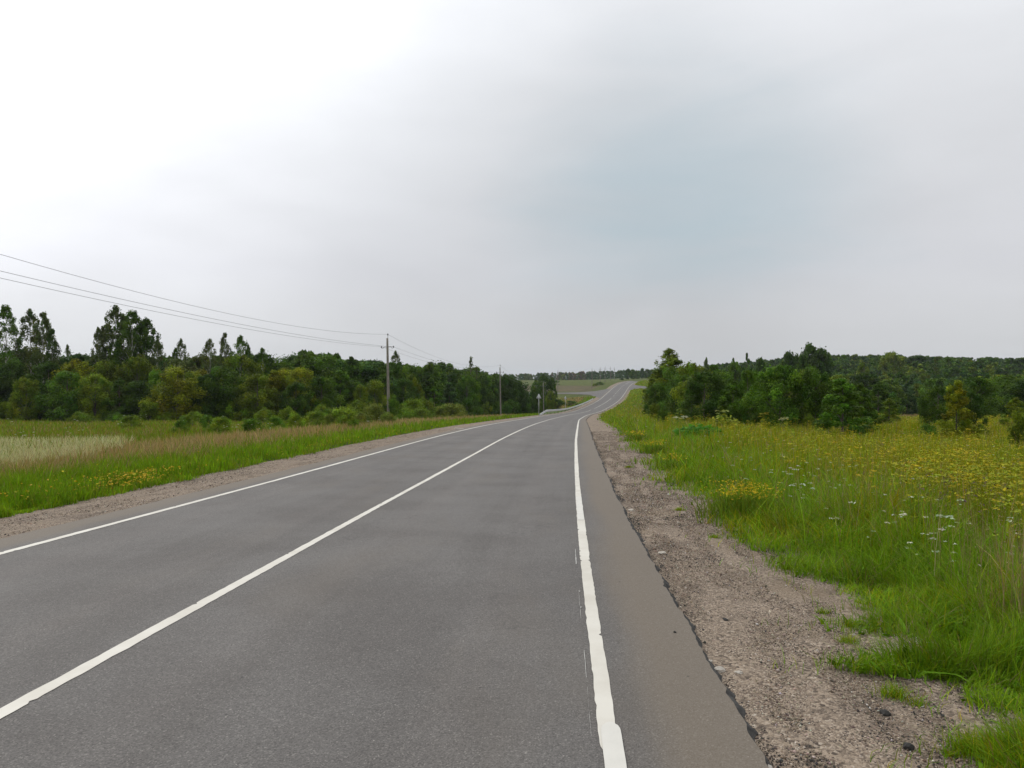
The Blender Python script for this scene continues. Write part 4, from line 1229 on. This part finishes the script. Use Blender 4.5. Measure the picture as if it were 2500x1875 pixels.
for zn, (ph, sgn, grp) in ZONES.items():
    items = sorted([t for t in TREES if t['zone'] == zn], key=lambda t: sgn * t['px'])
    for i, t in enumerate(items):
        t['o']['label'] = f"{CNAME[t['tint']]} {SHAPE[t['kind']]} " + ph.format(ordinal(i))
        t['o']['group'] = grp
for t in TREES:
    if t['zone'] == 'hill':
        t['o']['label'] = "green tree packed among others on the wooded slope behind the thicket"
        t['o']['group'] = 'trees on the wooded slope'

# ------------------------------------------------------------------ power line
def pole(x, y, H, lean, lab, name="utility_pole", grp='concrete power poles along the road', brace=False):
    z = float(gz(x, y)) - .1
    root = empty(name, (x, y, z))
    root.rotation_euler = (0, lean, 0)
    tag(root, lab, "utility pole", grp)
    n = 8
    zz = np.linspace(-.3, H, n)
    V, Fc = [], []
    for q in zz:
        a = .150 - .055 * q / H
        b_ = .140 - .050 * q / H
        c = .03
        V += [(-a + c, -b_, q), (a - c, -b_, q), (a, -b_ + c, q), (a, b_ - c, q), (a - c, b_, q), (-a + c, b_, q), (-a, b_ - c, q), (-a, -b_ + c, q)]
    for k in range(n - 1):
        for j in range(8):
            Fc.append((k * 8 + j, k * 8 + (j + 1) % 8, k * 8 + 8 + (j + 1) % 8, k * 8 + 8 + j))
    new_obj("shaft", mesh_np("shaft", V, [np.array(Fc), np.arange(8)[None] + (n - 1) * 8]), M_CONC, root)
    dirv = np.array([1.0, -.18]) / math.hypot(1, .18)
    parts = [tube([(-.44 * dirv[0], -.44 * dirv[1], H - .92), (.44 * dirv[0], .44 * dirv[1], H - .92)], .028, 6)]
    for s in (-1, 1):
        e = s * dirv
        parts.append(tube([(e[0] * .42, e[1] * .42, H - .92), (e[0] * .47, e[1] * .47, H - 1.04), (e[0] * .56, e[1] * .56, H - 1.08), (e[0] * .63, e[1] * .63, H - 1.04), (e[0] * .65, e[1] * .65, H - .98)], .018, 5))
    Vj, Fj = join(parts)
    new_obj("cross_arm", mesh_np("cross_arm", Vj, Fj), M_DARK, root)
    Vj, Fj = tube([(.06, 0, H - .25), (.06, 0, H + .34)], .02, 6)
    new_obj("top_pin", mesh_np("top_pin", Vj, Fj), M_DARK, root)
    tips = []
    for ex, ey, ez in ((.65 * dirv[0], .65 * dirv[1], H - 1.0), (-.65 * dirv[0], -.65 * dirv[1], H - 1.0), (.06, 0, H + .30)):
        Vj, Fj = lathe(ex, ey, [(.03, ez), (.085, ez + .02), (.085, ez + .06), (.05, ez + .09), (.075, ez + .12), (.05, ez + .17), (.02, ez + .18)], 8)
        new_obj("insulator", mesh_np("insulator", Vj, Fj), M_INSUL, root)
        tips.append(Vector((x + ex + (ez + .1) * math.sin(lean), y + ey, z + (ez + .1) * math.cos(lean))))
    if brace:
        Vj, Fj = tube([(-2.6, .2, -.2), (-.12, 0, H - .6)], [.13, .09], 8)
        new_obj("brace", mesh_np("brace", Vj, Fj), M_CONC, root)
    return tips

LN = math.radians(-.9)
tips = [
    pole(-23.7, 16, 9.0, LN, "grey concrete power pole standing outside the frame nearest the camera"),
    pole(-12.9, 75, 9.0, LN, "tall grey concrete power pole nearest the camera, rising above the wood"),
    pole(-2.1, 134, 9.6, LN, "second concrete power pole, standing before the end of the wood"),
    pole(8.6, 194, 9.4, LN, "third concrete power pole, against the trees beside the taller sign"),
    pole(19.2, 300, 8.6, 0, "braced power pole on the far field before the forest", brace=True),
    pole(36.6, 328, 8.8, 0, "power pole on the far field, first beside the climbing road"),
    pole(45.5, 370, 8.8, 0, "power pole on the far field, second beside the climbing road"),
    pole(53.2, 410, 8.8, 0, "power pole on the far field, third beside the climbing road"),
    pole(61.7, 450, 8.6, 0, "power pole on the far field, fourth beside the climbing road"),
    pole(70.0, 490, 8.6, 0, "power pole on the far field, farthest beside the climbing road"),
]
WL = ["overhead wire on the road side of the cross arms", "overhead wire on the wood side of the cross arms", "topmost overhead wire running over the pole tops"]
for k in range(3):
    parts = []
    for a, b_ in zip(tips[:-1], tips[1:]):
        A, B = np.array(a[k]), np.array(b_[k])
        L = np.linalg.norm(B - A)
        t = np.linspace(0, 1, 28)
        P = A[None] * (1 - t)[:, None] + B[None] * t[:, None]
        sag = (1.45 if L < 70 else .8) * min(1, (L / 60) ** 2) * (1.0 if k == 2 else .55)
        P[:, 2] -= sag * 4 * t * (1 - t)
        parts.append(tube(P, .010, 5))
    Vj, Fj = join(parts)
    o = new_obj("power_wire", mesh_np("power_wire", Vj, Fj), M_WIRE)
    tag(o, WL[k], "overhead wire", "overhead power wires")

# ------------------------------------------------------------------ guard rail
def guard_rail():
    y0, y1 = 124.0, 238.0
    yy = np.concatenate([np.linspace(y0, 140, 12), np.arange(142, y1, 3.0), [y1]])
    U = -4.75 + 0 * yy
    hgt = np.interp(yy, [y0, 138, y1], [.05, .78, .78])
    base = zr(yy) - .05
    prof = [(.0, -.16), (.05, -.15), (.08, -.09), (.08, -.06), (.02, -.02), (.02, .02), (.08, .06), (.08, .09), (.05, .15), (.0, .16), (-.015, .16), (-.015, -.16)]
    V = []
    for y, u, h, b_ in zip(yy, U, hgt, base):
        for dx, dz in prof:
            V.append((xof(u, y) + dx * 1.0, y, b_ + h + dz * 1.25))
    n = len(prof)
    Fc = []
    for k in range(len(yy) - 1):
        for j in range(n):
            Fc.append((k * n + j, k * n + (j + 1) % n, (k + 1) * n + (j + 1) % n, (k + 1) * n + j))
    xo, yo = float(xof(-4.75, 160)), 160.0
    zo = float(zr(160)) - .05
    root = empty("guard_rail", (xo, yo, zo))
    tag(root, "long galvanised guard rail curving along the far road edge in the dip", "guard rail")
    off = np.array([xo, yo, zo])
    new_obj("rail", mesh_np("rail", np.array(V) - off, [np.array(Fc)]), M_STEEL, root)
    pm = mesh_np("post", *join([box(0, 0, -.1, .012, .12, 1.5), box(-.03, .055, -.1, .06, .012, 1.5), box(-.03, -.055, -.1, .06, .012, 1.5), box(.04, 0, .5, .08, .1, .2)]))
    pm.materials.append(M_STEEL)
    for y in np.arange(128, y1, 3.0):
        h = float(np.interp(y, [y0, 138, y1], [.05, .78, .78]))
        p = new_obj("post", pm, None, root)
        p.location = (float(xof(-4.75, y)) - .10 - xo, y - yo, float(zr(y)) - .05 + h - .62 - zo)
guard_rail()

# ------------------------------------------------------------------ road signs, seen from behind
def tri_sign(px, d, side, ztop, lab, yaw):
    x = (px - CX) / F * d
    zg = float(gz(x, d))
    root = empty("warning_sign", (x, d, zg), yaw)
    tag(root, lab, "road sign", "triangular road signs by the guard rail")
    H = ztop - zg
    V, Fc = tube([(0, 0, -.2), (0, 0, H - .12)], .038, 10)
    new_obj("post", mesh_np("post", V, Fc, smooth=False), M_SIGNBACK, root)
    def tri(s, y, rr=.06):
        h = s * math.sqrt(3) / 2
        cs = [(-s / 2, H - h), (s / 2, H - h), (0, H)]
        cen = np.array([0, H - h * 2 / 3])
        pts = []
        for k, c in enumerate(cs):
            c = np.array(c); a = np.array(cs[k - 1]) - c; b_ = np.array(cs[(k + 1) % 3]) - c
            a /= np.linalg.norm(a); b_ /= np.linalg.norm(b_)
            pts += [c + a * rr, c + (a + b_) * rr * .35, c + b_ * rr]
        return np.array([(p[0], y, p[1]) for p in pts])
    def slab(s, ya, yb, dz=0):
        A, B = tri(s, ya), tri(s, yb)
        A[:, 2] -= dz; B[:, 2] -= dz
        n = len(A)
        V = np.concatenate([A, B])
        q = np.array([(k, (k + 1) % n, n + (k + 1) % n, n + k) for k in range(n)])
        return V, [q, np.arange(n)[None, ::-1].copy(), np.arange(n)[None] + n]
    o = new_obj("panel", mesh_np("panel", *slab(side, .05, .075)), M_SIGNBACK, root)
    new_obj("border", mesh_np("border", *slab(side * .97, .077, .080, side * .013)), M_RED, o)
    new_obj("face", mesh_np("face", *slab(side * .70, .082, .085, side * .15)), M_WHITE, o)
    Vj, Fj = join([box(0, .028, H - side * .30, side * .30, .04, .04), box(0, .028, H - side * .72, side * .62, .04, .04)])
    new_obj("bracket", mesh_np("bracket", Vj, Fj), M_SIGNBACK, root)
tri_sign(1315.5, 127, .98, -(961.0 - HY) / F * 127, "nearer and larger grey-backed triangular sign beyond the low end of the guard rail", .05)
tri_sign(1380.4, 192, .98, -(967.0 - HY) / F * 192, "farther and smaller grey-backed triangular sign behind the middle of the guard rail", -.15)

# small concrete marker at the road edge in the dip
x, y = float(xof(4.6, 188)), 188.0
o = new_obj("marker_post", mesh_np("marker_post", *join([box(0, 0, .35, .22, .22, 1.0), box(0, 0, .86, .18, .18, .04)])), M_PALE)
o.location = (x, y, float(zr(y)) - .2)
tag(o, "short pale concrete marker post at the road edge in the dip", "marker post")

# ------------------------------------------------------------------ haze in the air
hm = bpy.data.materials.new("air_haze")
hm.use_nodes = True
ht = hm.node_tree
ht.nodes.clear()
ho = ht.nodes.new('ShaderNodeOutputMaterial')
hv = ht.nodes.new('ShaderNodeVolumePrincipled')
hv.inputs['Color'].default_value = (0.86, 0.93, 1.0, 1)
hv.inputs['Density'].default_value = 0.00011
hv.inputs['Anisotropy'].default_value = 0.2
ht.links.new(hv.outputs[0], ho.inputs['Volume'])
V, Fc = box(0, 2000, 25, 12600, 6000, 80)
tag(new_obj("haze", mesh_np("haze", V, Fc), hm), "thin pale haze lying over the distant fields and forest", "haze", kind='stuff')
